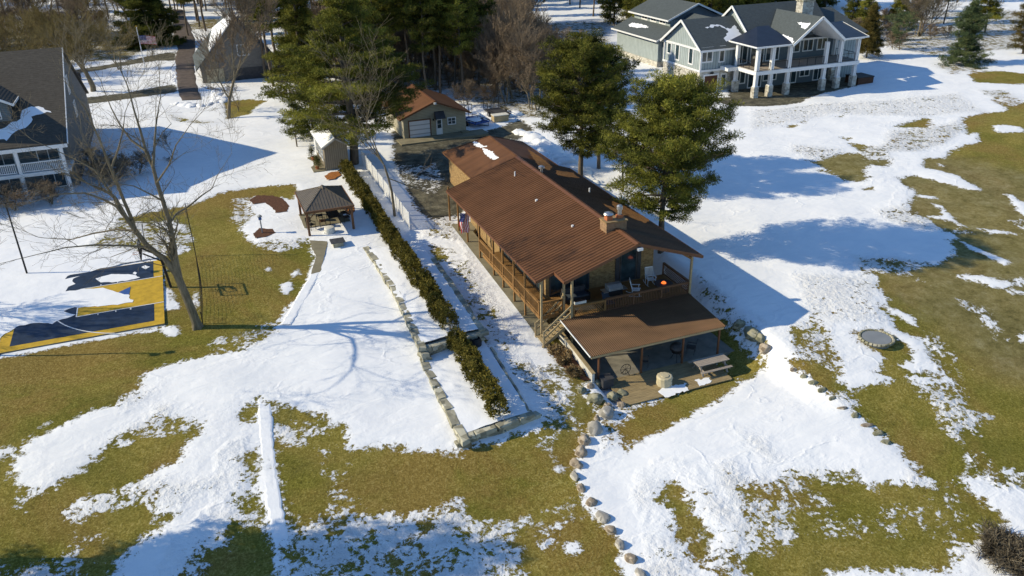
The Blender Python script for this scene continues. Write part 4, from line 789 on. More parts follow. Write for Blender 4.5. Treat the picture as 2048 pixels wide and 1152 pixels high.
MB().box(-.35, .35, -.3, .3, 0, .6).build('body', 'darkgrey', sb); MB().box(-.38, .38, -.33, .33, .602, .66).build('lid', 'darkgrey', sb)
# picnic table
pt = thing('picnic_table', 'grey weathered picnic table with benches on the platform edge', 'picnic table', (26.55, 35.95, .04)); pt['_o'] = (0, 0, 0)
mb = MB(); [mb.box(-1.1, 1.1, -.4+k*.162, -.4+k*.162+.148, .72, .76) for k in range(5)]; mb.build('tabletop', 'greywood', pt)
for s in (-.78, .62): mb = MB(); [mb.box(-1.1, 1.1, s+.0+k*.1, s+k*.1+.09, .42, .455) for k in range(2)]; mb.build('bench', 'greywood', pt)
for x in (-.85, .85):
    for s in (-1, 1): MB().bar((x, s*.12, .71), (x, s*.62, 0), .045, .12, up=(1, 0, 0)).build('leg', 'greywood', pt)
    mb = MB(); mb.bar((x+.05, -.78, .38), (x+.05, .78, .38), .04, .1); mb.bar((x+.05, -.38, .68), (x+.05, .38, .68), .04, .07); mb.build('crossbeam', 'greywood', pt)
cf = thing('covered_fire_pit', 'round fire pit under a beige canvas cover', 'fire pit', (*at(1328, 772)[:2], .1)); cf['_o'] = (0, 0, 0)
V = []; Fs = []; prof = [(.44, 0), (.46, .12), (.43, .35), (.47, .52), (.46, .6), (.40, .63), (.2, .6), (.02, .6)]
for i, (r, z) in enumerate(prof):
    for k in range(40): rr_ = r*(1+(.045*sin(k*1.9+z*3)+.03*sin(k*3.3+i)) * (1 if i < 6 else .3)); V.append((rr_*cos(2*pi*k/40), rr_*sin(2*pi*k/40), z))
    if i:
        for k in range(40): Fs.append(((i-1)*40+k, (i-1)*40+(k+1) % 40, i*40+(k+1) % 40, i*40+k))
MB().add(V, Fs).build('cover', 'beige', cf, smooth=True); MB().lathe(0, 0, [(.25, .62), (.24, .66), (.05, .67)], 16).build('cover_top', 'beige', cf)

# ---------------------------------------------------------------- flags
def us_flag(t, W, H, mats_, wave=.08, drape=False, o=(0, 0, 0)):
    """cloth in the local xz plane, hoist at x=0"""
    nx_, nz_ = 26, 13; me = MB(); o = Vector(o)
    def P(i, j):
        u = i/nx_; v = j/nz_; y = wave*sin(u*7+v*1.5)*(.3+u); 
        if drape: return o+Vector((.18*u*W+.08*sin(v*5+u*3), y*1.5, -v*H*.12-u*W*.95))if False else o+Vector((v*H*.75+.05*sin(u*9), .1*sin(v*9+u*4), -u*W))
        return o+Vector((u*W, y, -v*H-.25*u*u*H))
    for j in range(nz_):
        for i in range(nx_):
            me.mat(2 if (j < 7 and i < 11) else (0 if j % 2 == 0 else 1)); me.quad(P(i, j), P(i+1, j), P(i+1, j+1), P(i, j+1))
    c = me.build('cloth', mats_, t); s = MB()
    for r in range(5):
        for k in range(6):
            p = P(int(1+k*1.7), .9+r*1.25); nrm = .012
            for dy in (-nrm, nrm): s.quad(*[p+Vector((a*.018*W, dy, b*.018*W)) for a, b in ((0, 1), (.3, .3), (1, 0), (.3, -.3), (0, -1), (-.3, -.3), (-1, 0), (-.3, .3))])
    s.build('stars', 'flagwhite', c); return c
p = at(290, 135); fp = thing('flagpole', 'tall white pole flying a United States flag beyond the far lawn', 'flagpole', tuple(p)); fp['_o'] = (0, 0, 0)
MB().tube([(0, 0, 0), (0, 0, 6.2)], [.09, .05], 8).build('pole', 'white', fp); MB().lathe(0, 0, [(.02, 6.2), (.1, 6.28), (.1, 6.35), (.02, 6.42)], 10).build('finial', 'maize', fp)
us_flag(fp, 2.3, 1.3, ['red', 'flagwhite', 'flagblue'], .12, o=(.1, 0, 4.9))
hf = thing('house_flag', 'United States flag hanging from a porch post of the brick house', 'flag', (17.95, posts_y[6]-.6, 4.6)); hf['_o'] = (0, 0, 0)
MB().bar((0, 0, -.35), (-.75, -.1, .25), .035).build('pole', 'white', hf); us_flag(hf, 1.6, .95, ['red', 'flagwhite', 'flagblue'], .06, True, (-.75, -.1, .22))

# ---------------------------------------------------------------- garage
ga = thing('garage', 'tan sided garage with brown metal roof and one white overhead door', 'garage', (24, 86, 2.6))
gx0, gx1, gy0, gy1, gxc, gez, gpz = 20.5, 27.6, 85.8, 94.0, 24.0, 4.95, 6.55
def gzr(x): return gpz-abs(x-gxc)*(gpz-gez)/4.05
mb = MB(); mb.prism([(gx0, gy0, 2.4), (gx1, gy0, 2.4), (gx1, gy0, gzr(gx1)-.1), (gxc, gy0, gpz-.1), (gx0, gy0, gzr(gx0)-.1)], (0, gy1-gy0, 0)); mb.build('wall', 'siding_tan', ga)
mb = MB()
mb.prism([(19.95, 85.2, gez), (gxc, 85.2, gpz), (gxc, 94.6, gpz), (19.95, 94.6, gez)], (0, 0, -.1)); mb.prism([(gxc+.003, 85.2, gpz), (28.05, 85.2, gez), (28.05, 94.6, gez), (gxc+.003, 94.6, gpz)], (0, 0, -.1))
r_ = mb.build('roof', 'roof', ga); mb = MB(); mb.bar((19.95, 85.17, gez-.07), (gxc, 85.17, gpz-.07), .05, .18); mb.bar((28.05, 85.17, gez-.07), (gxc, 85.17, gpz-.07), .05, .18); mb.bar((gxc, 85.1, gpz+.02), (gxc, 94.7, gpz+.02), .25, .05); mb.build('trim', 'roof_trim', r_)
MB().box(21.15, 23.45, gy0-.03, gy0-.002, 2.74, 4.5).build('garage_door', 'garagedoor', ga)
mb = MB(); mb.box(21.03, 21.147, gy0-.05, gy0-.002, 2.74, 4.62); mb.box(23.453, 23.57, gy0-.05, gy0-.002, 2.74, 4.62); mb.box(21.15, 23.45, gy0-.05, gy0-.002, 4.505, 4.62); mb.build('door_frame', 'roof_trim', ga)
d = MB().box(24.15, 24.85, gy0-.05, gy0-.002, 2.74, 4.5).build('door', 'white', ga); window(d, ('y', gy0-.05, -1), 24.28, 24.72, 3.45, 4.35, 'white', fw=.04, rows=2, name='window'); MB().box(24.75, 24.8, gy0-.1, gy0-.051, 3.5, 3.56).build('handle', 'black', d)
window(ga, ('y', gy0, -1), 25.55, 26.35, 3.75, 4.4, 'white', cols=2, rows=2)
mb = MB(); mb.prism([(24.0, gy0-.002, 5.3), (25.1, gy0-.002, 5.3), (25.1, gy0-.75, 4.65), (24.0, gy0-.75, 4.65)], (0, 0, -.05)); mb.prism([(24.0, gy0-.003, 5.29), (24.0, gy0-.75, 4.64), (24.0, gy0-.75, 4.5), (24.0, gy0-.003, 4.5)], (.04, 0, 0)); mb.build('door_canopy', 'darkgrey', ga)
MB().box(23.8, 23.95, gy0-.15, gy0-.002, 4.35, 4.55).build('wall_lamp', 'black', ga); MB().box(23.85, 24.1, 84.95, 85.14, 6.25, 6.45).build('floodlight', 'white', ga)
MB().box(26.9, 27.8, 85.1, 85.75, 2.742, 2.85).build('step', 'concrete', ga)
# utility trailers and lumber crate beside the garage
def trailer(px, py, label, rz, snowy):
    p = at(px, py); t = thing('utility_trailer', label, 'trailer', tuple(p), 'open trailers parked beside the garage'); t['_o'] = (0, 0, 0); t.rotation_euler = (0, 0, rz)
    MB().box(-1.0, 1.0, -1.7, 1.7, .5, .58).build('bed', 'blue' if snowy else 'darkgrey', t)
    mb = MB()
    for s in (-1, 1): mb.bar((s, -1.7, .8), (s, 1.7, .8), .05); [mb.bar((s, y, .58), (s, y, .8), .04) for y in (-1.7, -.6, .6, 1.7)]
    mb.bar((-1, -1.7, .8), (1, -1.7, .8), .05); mb.build('side_rail', 'black', t)
    mb = MB(); [mb.bar((x, 1.7, .55), (x, 1.7, 2.0), .05) for x in (-1, -.5, 0, .5, 1)]; mb.bar((-1, 1.7, 2.0), (1, 1.7, 2.0), .05); mb.bar((-1, 1.7, 1.3), (1, 1.7, 1.3), .04); mb.build('ramp', 'black', t)
    for s in (-1.12, 1.12): w_ = MB().tube([(s-.09, 0, .33), (s+.09, 0, .33)], .33, 14).build('wheel', 'black', t); MB().tube([(s-.095, 0, .33), (s+.095, 0, .33)], .15, 10).build('rim', 'chrome', w_)
    mb = MB(); mb.bar((-.8, -1.7, .5), (0, -2.8, .45), .07); mb.bar((.8, -1.7, .5), (0, -2.8, .45), .07); mb.build('tongue', 'black', t)
    if snowy: MB().lathe(0, 0, [(.9, .585), (.85, .68), (.4, .76), (.05, .78)], 14).build('snow_load', 'snow', t)
trailer(948, 250, 'snow loaded blue trailer parked against the garage side', .3, True); trailer(995, 232, 'empty black trailer with raised ramp behind the tan crate', .1, False)
p = at(1000, 243); cr = thing('tan_crate', 'tan wooden crate standing at the head of the gravel drive', 'crate', tuple(p)); cr['_o'] = (0, 0, 0)
MB().box(-.9, .9, -.5, .5, .1, .8).build('box', 'treated', cr); MB().box(-.95, .95, -.55, .55, .803, .87).build('lid', 'white_dirty', cr)
# ---------------------------------------------------------------- shed
sh_ = thing('garden_shed', 'narrow brown sided shed with snow dusted pale metal roof', 'shed', (12, 81, 2.5))
mb = MB(); mb.prism([(10.75, 78.5, 2.45), (13.0, 78.5, 2.45), (13.0, 78.5, 4.85), (11.9, 78.5, 5.55), (10.75, 78.5, 4.85)], (0, 6.6, 0)); mb.build('wall', 'siding_shed', sh_)
mb = MB(); mb.prism([(10.5, 78.25, 4.82), (11.9, 78.25, 5.68), (11.9, 85.4, 5.68), (10.5, 85.4, 4.82)], (0, 0, -.08)); mb.prism([(11.903, 78.25, 5.68), (13.25, 78.25, 4.82), (13.25, 85.4, 4.82), (11.903, 85.4, 5.68)], (0, 0, -.08)); r_ = mb.build('roof', 'grey', sh_)
MB().prism([(10.52, 78.5, 4.85), (11.88, 78.5, 5.685), (11.88, 85.2, 5.685), (10.52, 85.2, 4.85)], (0, 0, .04)).build('roof_snow', 'snow', r_)
mb = MB(); mb.bar((10.5, 78.22, 4.8), (11.9, 78.22, 5.66), .05, .12); mb.bar((13.25, 78.22, 4.8), (11.9, 78.22, 5.66), .05, .12); mb.build('trim', 'grey', sh_)
for yy in (79.6, 81.2, 82.8): window(sh_, ('x', 10.75, -1), yy, yy+.8, 3.3, 4.3, 'white', cols=2, rows=2)
window(sh_, ('x', 10.75, -1), 84.0, 84.8, 2.6, 4.5, 'white', 'white', name='door')
o = MB().box(9.5, 10.74, 78.4, 85.2, 2.4, 2.66).build('shed_step', 'concrete'); tag(o, 'pale concrete step running along the shed side', 'step')
# ---------------------------------------------------------------- gazebo and its furniture
gzb = thing('gazebo', 'brown hardtop gazebo on four wooden posts at the lawn edge', 'gazebo', (8.4, 65.3, 2.2))
gX0, gX1, gY0, gY1, gZ = 6.45, 10.4, 62.6, 68.0, 4.35
for x in (6.65, 10.2):
    for y in (62.9, 67.6): MB().box(x-.09, x+.09, y-.09, y+.09, 2.1, gZ-.02).build('post', 'cedar', gzb)
mb = MB(); mb.box(6.5, 10.35, 62.8, 62.95, gZ-.22, gZ-.03); mb.box(6.5, 10.35, 67.55, 67.7, gZ-.22, gZ-.03); mb.box(6.56, 6.7, 62.96, 67.54, gZ-.22, gZ-.03); mb.box(10.14, 10.28, 62.96, 67.54, gZ-.22, gZ-.03)
for x, s in ((6.74, 1), (10.1, -1)): mb.bar((x, 62.88, gZ-.75), (x+s*.55, 62.88, gZ-.2), .07, .07)
mb.build('beam', 'cedar', gzb)
ap = (8.42, 65.3, 5.45); c_ = [(gX0, gY0, gZ), (gX1, gY0, gZ), (gX1, gY1, gZ), (gX0, gY1, gZ)]; mb = MB()
for i in range(4):
    a, b = Vector(c_[i]), Vector(c_[(i+1) % 4]); A = Vector(ap); mb.prism([a, b, A], (0, 0, -.05)); n = 16; nm = (b-a).cross(A-a).normalized()*.03
    for k in range(1, n):
        q = a.lerp(b, k/n); t_ = 1-abs(k/n-.5)*2; e = q.lerp(Vector(((a+b)/2)).lerp(A, 1), 0); top = (a.lerp(b, .5)).lerp(A, 1)
        # ribs run straight up slope until they meet the hip
        hip = a.lerp(A, (k/n)*2) if k/n < .5 else b.lerp(A, (1-k/n)*2)
        mb.bar(q+nm*.3, hip+nm*.3, .03, .03)
    mb.bar(a+Vector((0, 0, .01)), A+Vector((0, 0, .01)), .1, .05)
mb.build('roof', 'roof_gazebo', gzb); mb = MB()
for i in range(4): mb.bar(c_[i], c_[(i+1) % 4], .06, .12)
mb.build('gutter', 'cedar', gzb)
MB().lathe(ap[0], ap[1], [(.35, 5.30), (.4, 5.36), (.05, 5.56)], 4).build('finial', 'roof_gazebo', gzb)
tag(patch('gazebo_floor', [(6.5, 64.6), (10.3, 64.6), (10.3, 67.9), (6.5, 67.9)], 'concrete', .09, amp=.02), kind='structure')
dt = thing('dining_table', 'dark rectangular outdoor dining table under the gazebo', 'table', (9.0, 65.2, gz(9, 65))); dt['_o'] = (0, 0, 0)
MB().box(-.5, .5, -.9, .9, .70, .74).build('tabletop', 'black', dt)
for x in (-.42, .42):
    for y in (-.8, .8): MB().bar((x, y, 0), (x, y, .7), .05).build('leg', 'black', dt)
for (x, y, a, lb) in ((7.95, 65.9, pi/2, 'dark dining chair at the far left of the gazebo table'), (8.0, 64.6, pi/2, 'dark dining chair with tan sling seat nearest the left gazebo post'), (10.0, 65.8, -pi/2, 'dark dining chair at the far right of the gazebo table'), (10.0, 64.7, -pi/2, 'dark dining chair at the near right of the gazebo table'), (9.0, 66.6, 0, 'dark dining chair at the back end of the gazebo table'), (7.0, 64.2, .6, 'black lounge armchair just inside the front left gazebo post')):
    t = thing('dining_chair', lb, 'chair', (x, y, gz(x, y)+.04), 'dark chairs under the gazebo'); t['_o'] = (0, 0, 0); t.rotation_euler = (0, 0, a)
    MB().box(-.25, .25, -.25, .25, .42, .45).build('seat', 'cedar' if 'tan' in lb else 'black', t); mb = MB(); mb.bar((-.25, .24, .44), (-.25, .34, 1.0), .03); mb.bar((.25, .24, .44), (.25, .34, 1.0), .03); mb.bar((-.25, .34, .99), (.25, .34, .99), .04); mb.build('back_frame', 'black', t)
    MB().bar((0, .27, .52), (0, .335, .96), .44, .012).build('backrest', 'deckwood' if 'tan' in lb else 'darkgrey', t)
    for sx in (-.25, .25):
        for sy in (-.24, .24): MB().bar((sx, sy, 0), (sx, sy, .43 if sy > 0 else .64), .03).build('leg', 'black', t)
        MB().bar((sx, -.26, .64), (sx, .28, .66), .05, .03).build('armrest', 'black', t)
p = at(660, 466); br_ = thing('covered_barrel', 'round white covered fire bowl between the front gazebo posts', 'fire bowl', tuple(p)); br_['_o'] = (0, 0, 0)
MB().lathe(0, 0, [(.42, 0), (.43, .42), (.38, .52), (.2, .56), (.02, .57)], 20).build('cover', 'white_dirty', br_); MB().lathe(0, 0, [(.46, .0), (.46, .06), (.42, .08)], 20).build('base_ring', 'grey', br_)
p = at(676, 492); st_ = thing('stone_side_table', 'low square fire table with slate top and pale stone base', 'fire table', tuple(p)); st_['_o'] = (0, 0, 0)
MB().box(-.38, .38, -.38, .38, 0, .42).build('base', 'limestone', st_); MB().box(-.55, .55, -.5, .5, .423, .48).build('top', 'darkgrey', st_)
p = at(525, 468); bb = thing('bird_feeder', 'grey post bird feeder standing in a small mulch bed', 'bird feeder', tuple(p)); bb['_o'] = (0, 0, 0)
MB().box(-.05, .05, -.05, .05, 0, 1.25).build('post', 'grey', bb); MB().box(-.12, .12, -.12, .12, 1.25, 1.5).build('house', 'blue', bb); MB().prism([(-.18, -.18, 1.5), (.18, -.18, 1.5), (0, -.18, 1.65)], (0, .36, 0)).build('roof', 'grey', bb)

# ---------------------------------------------------------------- court
cx0, cx1, cy0, cy1 = -14.2, -4.45, 52.55, 62.6
def court_z(x, y): return gz(x, y)+.0
def sheet(name, x0, x1, y0, y1, off, mat, parent):
    n = max(1, int((y1-y0)/1.0)+1); m = max(1, int((x1-x0)/3)+1); vs = []; fs = []
    for j in range(n+1):
        for i in range(m+1): x = x0+(x1-x0)*i/m; y = y0+(y1-y0)*j/n; vs.append((x, y, gz(x, y)+off))
    for j in range(n):
        for i in range(m): a = j*(m+1)+i; fs.append((a, a+1, a+m+2, a+m+1))
    return MB().add(vs, fs).build(name, mat, parent)
ct = thing('basketball_court', 'navy and yellow backyard basketball court half buried in snow', 'court', ((cx0+cx1)/2, cy0, gz(-9, 52)))
sheet('playing_surface', cx0, cx1, cy0, cy1, .130, 'maize', ct)
vs = [(x, y, z) for x, y in ((cx0, cy0), (cx1, cy0), (cx1, cy1), (cx0, cy1)) for z in (gz(x, y)-.2, gz(x, y)+.128)]
MB().add(vs, [(0, 2, 3, 1), (2, 4, 5, 3), (4, 6, 7, 5), (6, 0, 1, 7)]).build('edge', 'concrete', ct)
ly0, ly1 = 55.6, 59.7
sheet('navy_field', cx0+.65, cx1-.62, cy0+.6, ly0, .136, 'navy', ct); sheet('navy_field', cx0+.65, cx1-.62, ly1, cy1-.05, .136, 'navy', ct); sheet('navy_field', cx0+.65, -9.9, ly0+.004, ly1-.004, .136, 'navy', ct)
for (a, b, c, d_) in ((-9.9, cx1, ly0-.04, ly0+.04), (-9.9, cx1, ly1-.04, ly1+.04), (-9.94, -9.86, ly0, ly1), (-8.6, -8.55, ly0-.28, ly0), (-7.5, -7.45, ly0-.28, ly0), (-6.6, -6.5, ly0-.28, ly0), (-8.6, -8.55, ly1, ly1+.28), (-7.5, -7.45, ly1, ly1+.28)): sheet('line', a, b, c, d_, .142, 'white', ct)
vs = []; fs = []
for i, a in enumerate(np.linspace(radians(200), radians(250), 22)):
    for r in (6.55, 6.63): x, y = -5.2+r*cos(a), 58.6+r*sin(a); vs.append((x, y, gz(x, y)+.143))
    if i: fs.append((2*i-2, 2*i-1, 2*i+1, 2*i))
MB().add(vs, fs).build('line', 'white', ct)
P = xy((238,588),(262,577),(258,600),(240,607)); MB().add([(*q, gz(*q)+.146) for q in P], [(0, 1, 2, 3)]).build('painted_mark', 'blue', ct)
S1 = [(-60,705),(-10,690),(12,672),(34,657),(60,652),(80,650),(104,652),(118,644),(138,640),(151,633),(140,630),(127,627),(140,622),(152,618),(180,618),(206,616),(238,613),(266,608),(269,603),(258,600),(262,594),(250,592),(240,590),(222,583),(206,580),(165,582),(150,585),(132,586),(138,578),(150,572),(146,562),(160,556),(132,562),(135,556),(150,552),(180,548),(200,541),(225,537),(245,531),(270,526),(314,519),(320,510),(200,500),(-60,500)]
tag(patch('snow_cover', xy(*S1), 'snow', .15, .07, None, 5, .07, .25), kind='structure')
tag(patch('snow_cover', xy((191,561),(205,557),(225,552),(250,552),(268,553),(281,558),(270,562),(250,566),(225,568),(203,568)), 'snow', .15, .05, None, 6, .06, .2), kind='structure')
for i, q in enumerate([(292,538,8,4), (271,550,5,3)]): tag(patch('snow_cover', xy((q[0]-q[2],q[1]),(q[0],q[1]-q[3]),(q[0]+q[2],q[1]-1),(q[0],q[1]+q[3])), 'snow', .15, .03, None, 8+i, .04, .2), kind='structure')
# hoop
hx, hy = -3.95, 57.9; hz = gz(hx, hy)
hp = thing('basketball_hoop', 'black basketball hoop with glass backboard beside the court', 'basketball hoop', (hx, hy, hz)); hp['_o'] = (0, 0, 0)
MB().bar((0, 0, 0), (-.25, 0, 2.6), .16).build('pole', 'black', hp)
mb = MB(); mb.bar((-.25, 0, 2.5), (-1.35, 0, 3.3), .1); mb.bar((-.22, 0, 2.1), (-1.3, 0, 2.85), .08); mb.build('arm', 'black', hp)
mb = MB(); 
for a, b in (((-1.4, -.9, 2.75), (-1.4, .9, 2.75)), ((-1.4, -.9, 3.8), (-1.4, .9, 3.8)), ((-1.4, -.9, 2.75), (-1.4, -.9, 3.8)), ((-1.4, .9, 2.75), (-1.4, .9, 3.8))): mb.bar(a, b, .07)
for a, b in (((-1.4, -.3, 2.95), (-1.4, .3, 2.95)), ((-1.4, -.3, 3.4), (-1.4, .3, 3.4)), ((-1.4, -.3, 2.95), (-1.4, -.3, 3.4)), ((-1.4, .3, 2.95), (-1.4, .3, 3.4)), ((-1.36, -.7, 2.8), (-1.36, -.3, 3.3)), ((-1.36, .7, 2.8), (-1.36, .3, 3.3))): mb.bar(a, b, .04)
mb.build('backboard', 'black', hp)
rm = MB().tube([(-1.68+.23*cos(a), .23*sin(a), 2.95) for a in np.linspace(0, 2*pi, 21)], .016, 6).build('rim', 'terracotta', hp)
mb = MB(); [mb.bar((-1.68+.23*cos(a), .23*sin(a), 2.94), (-1.68+.13*cos(a+.5), .13*sin(a+.5), 2.5), .01) for a in np.linspace(0, 2*pi, 13)]; mb.build('net', 'white', rm)
def lamp_post(p, label):
    t = thing('court_lamp', label, 'lamp post', tuple(p), 'lamp posts around the court'); t['_o'] = (0, 0, 0)
    MB().tube([(0, 0, 0), (0, 0, 5.6)], [.07, .05], 8).build('pole', 'black', t); MB().cyl(0, 0, 0, .08, .22, 10).build('base', 'black', t); MB().bar((-.4, 0, 5.6), (.4, 0, 5.6), .05).build('crossarm', 'black', t)
    for s in (-.42, .42): MB().box(s-.2, s+.2, -.15, .15, 5.6, 5.72).build('lamp_head', 'black', t)
lamp_post(at(55, 550), 'dark court lamp post rising from the snow behind the court'); lamp_post(at(-6, 712), 'dark court lamp post at the near left corner of the court')
# ball stop net, seen nearly edge on
nt_ = thing('ball_net', 'tall black ball stop net between the hoop and the lawn', 'net', tuple(at(401, 600))); nt_['_o'] = (0, 0, 0)
A_n, B_n = at(406, 648), at(392, 512); A_n = A_n-at(401, 600); B_n = B_n-at(401, 600); A_n = Vector(A_n); B_n = Vector(B_n); upn = Vector((0, 0, 1)); hN = 4.3
for q, hh_ in ((A_n, .9), (B_n, hN)): MB().bar(q-upn*.1, q+upn*hh_, .06).build('post', 'black', nt_)
mb = MB(); n = 60
for i in range(n+1): q = A_n.lerp(B_n, i/n)+Vector((.18*sin(pi*i/n), 0, 0)); mb.bar(q+upn*.05, q+upn*(.9+(hN-.92)*(i/n)**1.3), .008)
for j in range(26):
    z = .1+j*.16
    for i in [k for k in range(0, n, 4) if z < .9+(hN-.92)*(k/n)**1.3]: a = A_n.lerp(B_n, i/n)+Vector((.18*sin(pi*i/n), 0, z*(1-.08*sin(pi*i/n)))); b = A_n.lerp(B_n, (i+4)/n)+Vector((.18*sin(pi*(i+4)/n), 0, z*(1-.08*sin(pi*(i+4)/n)))); mb.bar(a, b, .008)
mb.build('netting', 'net', nt_)

# ---------------------------------------------------------------- picket fence
pf = thing('picket_fence', 'white vertical board fence stepping down beside the gravel drive', 'fence', (14.45, 70, 2.3))
ys = np.linspace(60.9, 78.9, 9)
for i in range(8):
    y0, y1 = ys[i], ys[i+1]; zb = gz(14.45, y0); mb = MB(); n = int((y1-y0)/.15)
    for k in range(n): yy = y0+.07+k*(y1-y0-.1)/n; mb.box(14.44, 14.47, yy, yy+.10, zb+.05, zb+1.45+.05*sin(k*pi/n*1.))
    mb.box(14.475, 14.51, y0, y1, zb+.35, zb+.43); mb.box(14.475, 14.51, y0, y1, zb+1.15, zb+1.23); mb.build('panel', 'white', pf)
for y in ys: zb = gz(14.45, y); MB().box(14.38, 14.435, y-.06, y+.06, zb-.1, zb+1.6).build('post', 'white', pf)

# ---------------------------------------------------------------- stone retaining walls and the raised beds behind them
def stone_wall(label, line, bw, top, thick=.5, seed=1, course=.32):
    """line: world xy polyline; top: function giving the height of the wall top"""
    r = random.Random(seed); w_ = thing('stone_wall', label, 'retaining wall', (line[0][0], line[0][1], gz(*line[0])))
    bm = bmesh.new()
    seg = [Vector((*q, 0)) for q in line]
    def point(s):
        for i in range(len(seg)-1):
            L = (seg[i+1]-seg[i]).length
            if s <= L or i == len(seg)-2: return seg[i].lerp(seg[i+1], min(1, s/L)), (seg[i+1]-seg[i]).normalized()
            s -= L
    tot = sum((seg[i+1]-seg[i]).length for i in range(len(seg)-1)); c = 0
    while True:
        s = -r.uniform(0, .5); any_ = False
        while s < tot:
            L = r.uniform(.7, 1.35)*bw; mid = max(0, min(tot, s+L/2)); q, d_ = point(mid); g0 = gz(q.x, q.y); tz = top(q.x, q.y); z = tz-course*(c+1)
            if z > g0-course*1.1:
                any_ = True; off = c*.09+r.uniform(-.05, .05); nrm = Vector((-d_.y, d_.x, 0))
                res = bmesh.ops.create_cube(bm, size=1); vsx = res['verts']; hh = course*r.uniform(.9, 1.02); tw = r.uniform(-.06, .06)
                for v in vsx:
                    lx, ly, lz = v.co.x*(L*.96), v.co.y*thick*r.uniform(.85, 1.1), v.co.z*hh
                    lx += r.uniform(-.05, .05); lz += r.uniform(-.03, .03)
                    p_ = q+d_*(lx*cos(tw)-ly*sin(tw))+nrm*(ly*cos(tw)+lx*sin(tw)+off); v.co = (p_.x, p_.y, z+course/2+lz)
            s += L
        c += 1
        if not any_ or c > 5: break
    bmesh.ops.bevel(bm, geom=bm.edges[:], offset=.05, segments=2, affect='EDGES', profile=.6)
    for v in bm.verts: v.co += Vector((r.uniform(-1, 1), r.uniform(-1, 1), r.uniform(-1, 1)))*.018
    o_ = Vector(w_['_o']); bmesh.ops.translate(bm, verts=bm.verts, vec=-o_); me = bpy.data.meshes.new('blocks'); bm.to_mesh(me); bm.free(); me.materials.append(M['limestone'])
    o = bpy.data.objects.new('blocks', me); COL.objects.link(o); o.parent = w_; return w_
Ltop = lambda x, y: float(np.interp(y, [42, 50, 58.7], [2.0, 2.1, 2.2])); Dtop = lambda x, y: float(np.interp(y, [34, 43], [.88, 1.25]))
stone_wall('tall limestone block wall left of the upper hedge', [(10.4, 58.6), (10.55, 54), (10.6, 50.5), (10.4, 46), (10.25, 42.6)], .95, Ltop, seed=2)
stone_wall('limestone step wall across the end of the upper hedge', [(10.3, 42.7), (12.0, 43.0), (14.3, 43.2)], .8, lambda x, y: 1.85, seed=4)
stone_wall('broken limestone edging between upper hedge and trampled snow', [(14.3, 43.4), (14.45, 48), (14.5, 54.5)], .9, lambda x, y: Ltop(x, y)+.02, seed=5, thick=.4)
stone_wall('low limestone block wall left of the lower hedge', [(10.2, 42.3), (10.1, 38), (10.05, 34.6)], 1.2, Dtop, seed=6)
stone_wall('low limestone blocks across the front of the lower hedge', [(9.95, 34.45), (12.2, 34.6), (14.2, 35.0)], 1.2, lambda x, y: .9, seed=7)
stone_wall('thin line of flat stones right of the lower hedge', [(14.15, 35.2), (14.35, 38), (14.5, 41.8)], .8, lambda x, y: Dtop(x, y)-.02, seed=8, thick=.16)
def bed(pts, zf, mat='snow', seed=1):
    xs = [p[0] for p in pts]; nx_, ny_ = 14, int((pts[2][1]-pts[0][1])/.4)+2; vs = []; fs = []
    for j in range(ny_+1):
        v = j/ny_; a = Vector((*pts[0], 0)).lerp(Vector((*pts[3], 0)), v); b = Vector((*pts[1], 0)).lerp(Vector((*pts[2], 0)), v)
        for i in range(nx_+1):
            q = a.lerp(b, i/nx_); vs.append((q.x, q.y, zf(q.x, q.y)+.06*sin(pi*i/nx_)+random.Random(i*91+j*7+seed).uniform(-.02, .02)))
        if j:
            for i in range(nx_): k = (j-1)*(nx_+1)+i; fs.append((k, k+1, k+nx_+2, k+nx_+1))
    o = MB().add(vs, fs).build('planting_bed', mat, smooth=True); tag(o, kind='structure')
bed([(10.35, 43.0), (14.35, 43.3), (14.5, 58.0), (10.4, 58.4)], lambda x, y: Ltop(x, y)-.02); bed([(10.05, 34.6), (14.2, 35.1), (14.35, 43.1), (10.2, 42.7)], lambda x, y: Dtop(x, y)-.04)
# ---------------------------------------------------------------- hedges
def hedge(label, y0, y1, x, zf, w_, h, seed):
    r = np.random.RandomState(seed); t = thing('hedge', label, 'hedge', (x, (y0+y1)/2, 0), 'arborvitae hedges')
    n = int((y1-y0)*70); ys_ = r.uniform(y0, y1, n); C = np.zeros((n, 3)); plant = np.floor(ys_/.85)
    pr = np.array([random.Random(int(k)+seed*100).uniform(.82, 1.16) for k in plant]); px_ = np.array([random.Random(int(k)*3+seed).uniform(-.12, .12) for k in plant])
    u = r.rand(n)**.8; lean = 1-.55*u**2; a = r.uniform(-1, 1, n); C[:, 0] = x+px_+np.sign(a)*np.abs(a)**.5*w_/2*lean*(.9+.1*pr); C[:, 1] = ys_; C[:, 2] = np.array([zf(x, y) for y in ys_])+.12+u*h*pr
    R = r.uniform(.10, .20, n); V, Fc, T = leaves(C, R, 30, .10, r.normal(.5, .25, n)+u*.15, seed, .9, .28, -.3)
    V -= np.array(t['_o']); fast_mesh('foliage', V, Fc, 'arbor', t, T)
    mb = MB()
    for k in np.arange(y0+.3, y1, .85): mb.tube([(x, k, zf(x, k)-.05), (x+.03, k, zf(x, k)+h*.7)], [.05, .02], 5)
    mb.build('stems', 'bark', t)
hedge('long upper arborvitae hedge above the limestone step wall', 43.5, 77.2, 12.4, lambda x, y: Ltop(x, y) if y < 58.5 else gz(x, y), 1.08, 1.25, 3)
hedge('short lower arborvitae hedge nearest the camera', 35.0, 43.15, 12.5, lambda x, y: Dtop(x, y), 1.15, 1.25, 4)
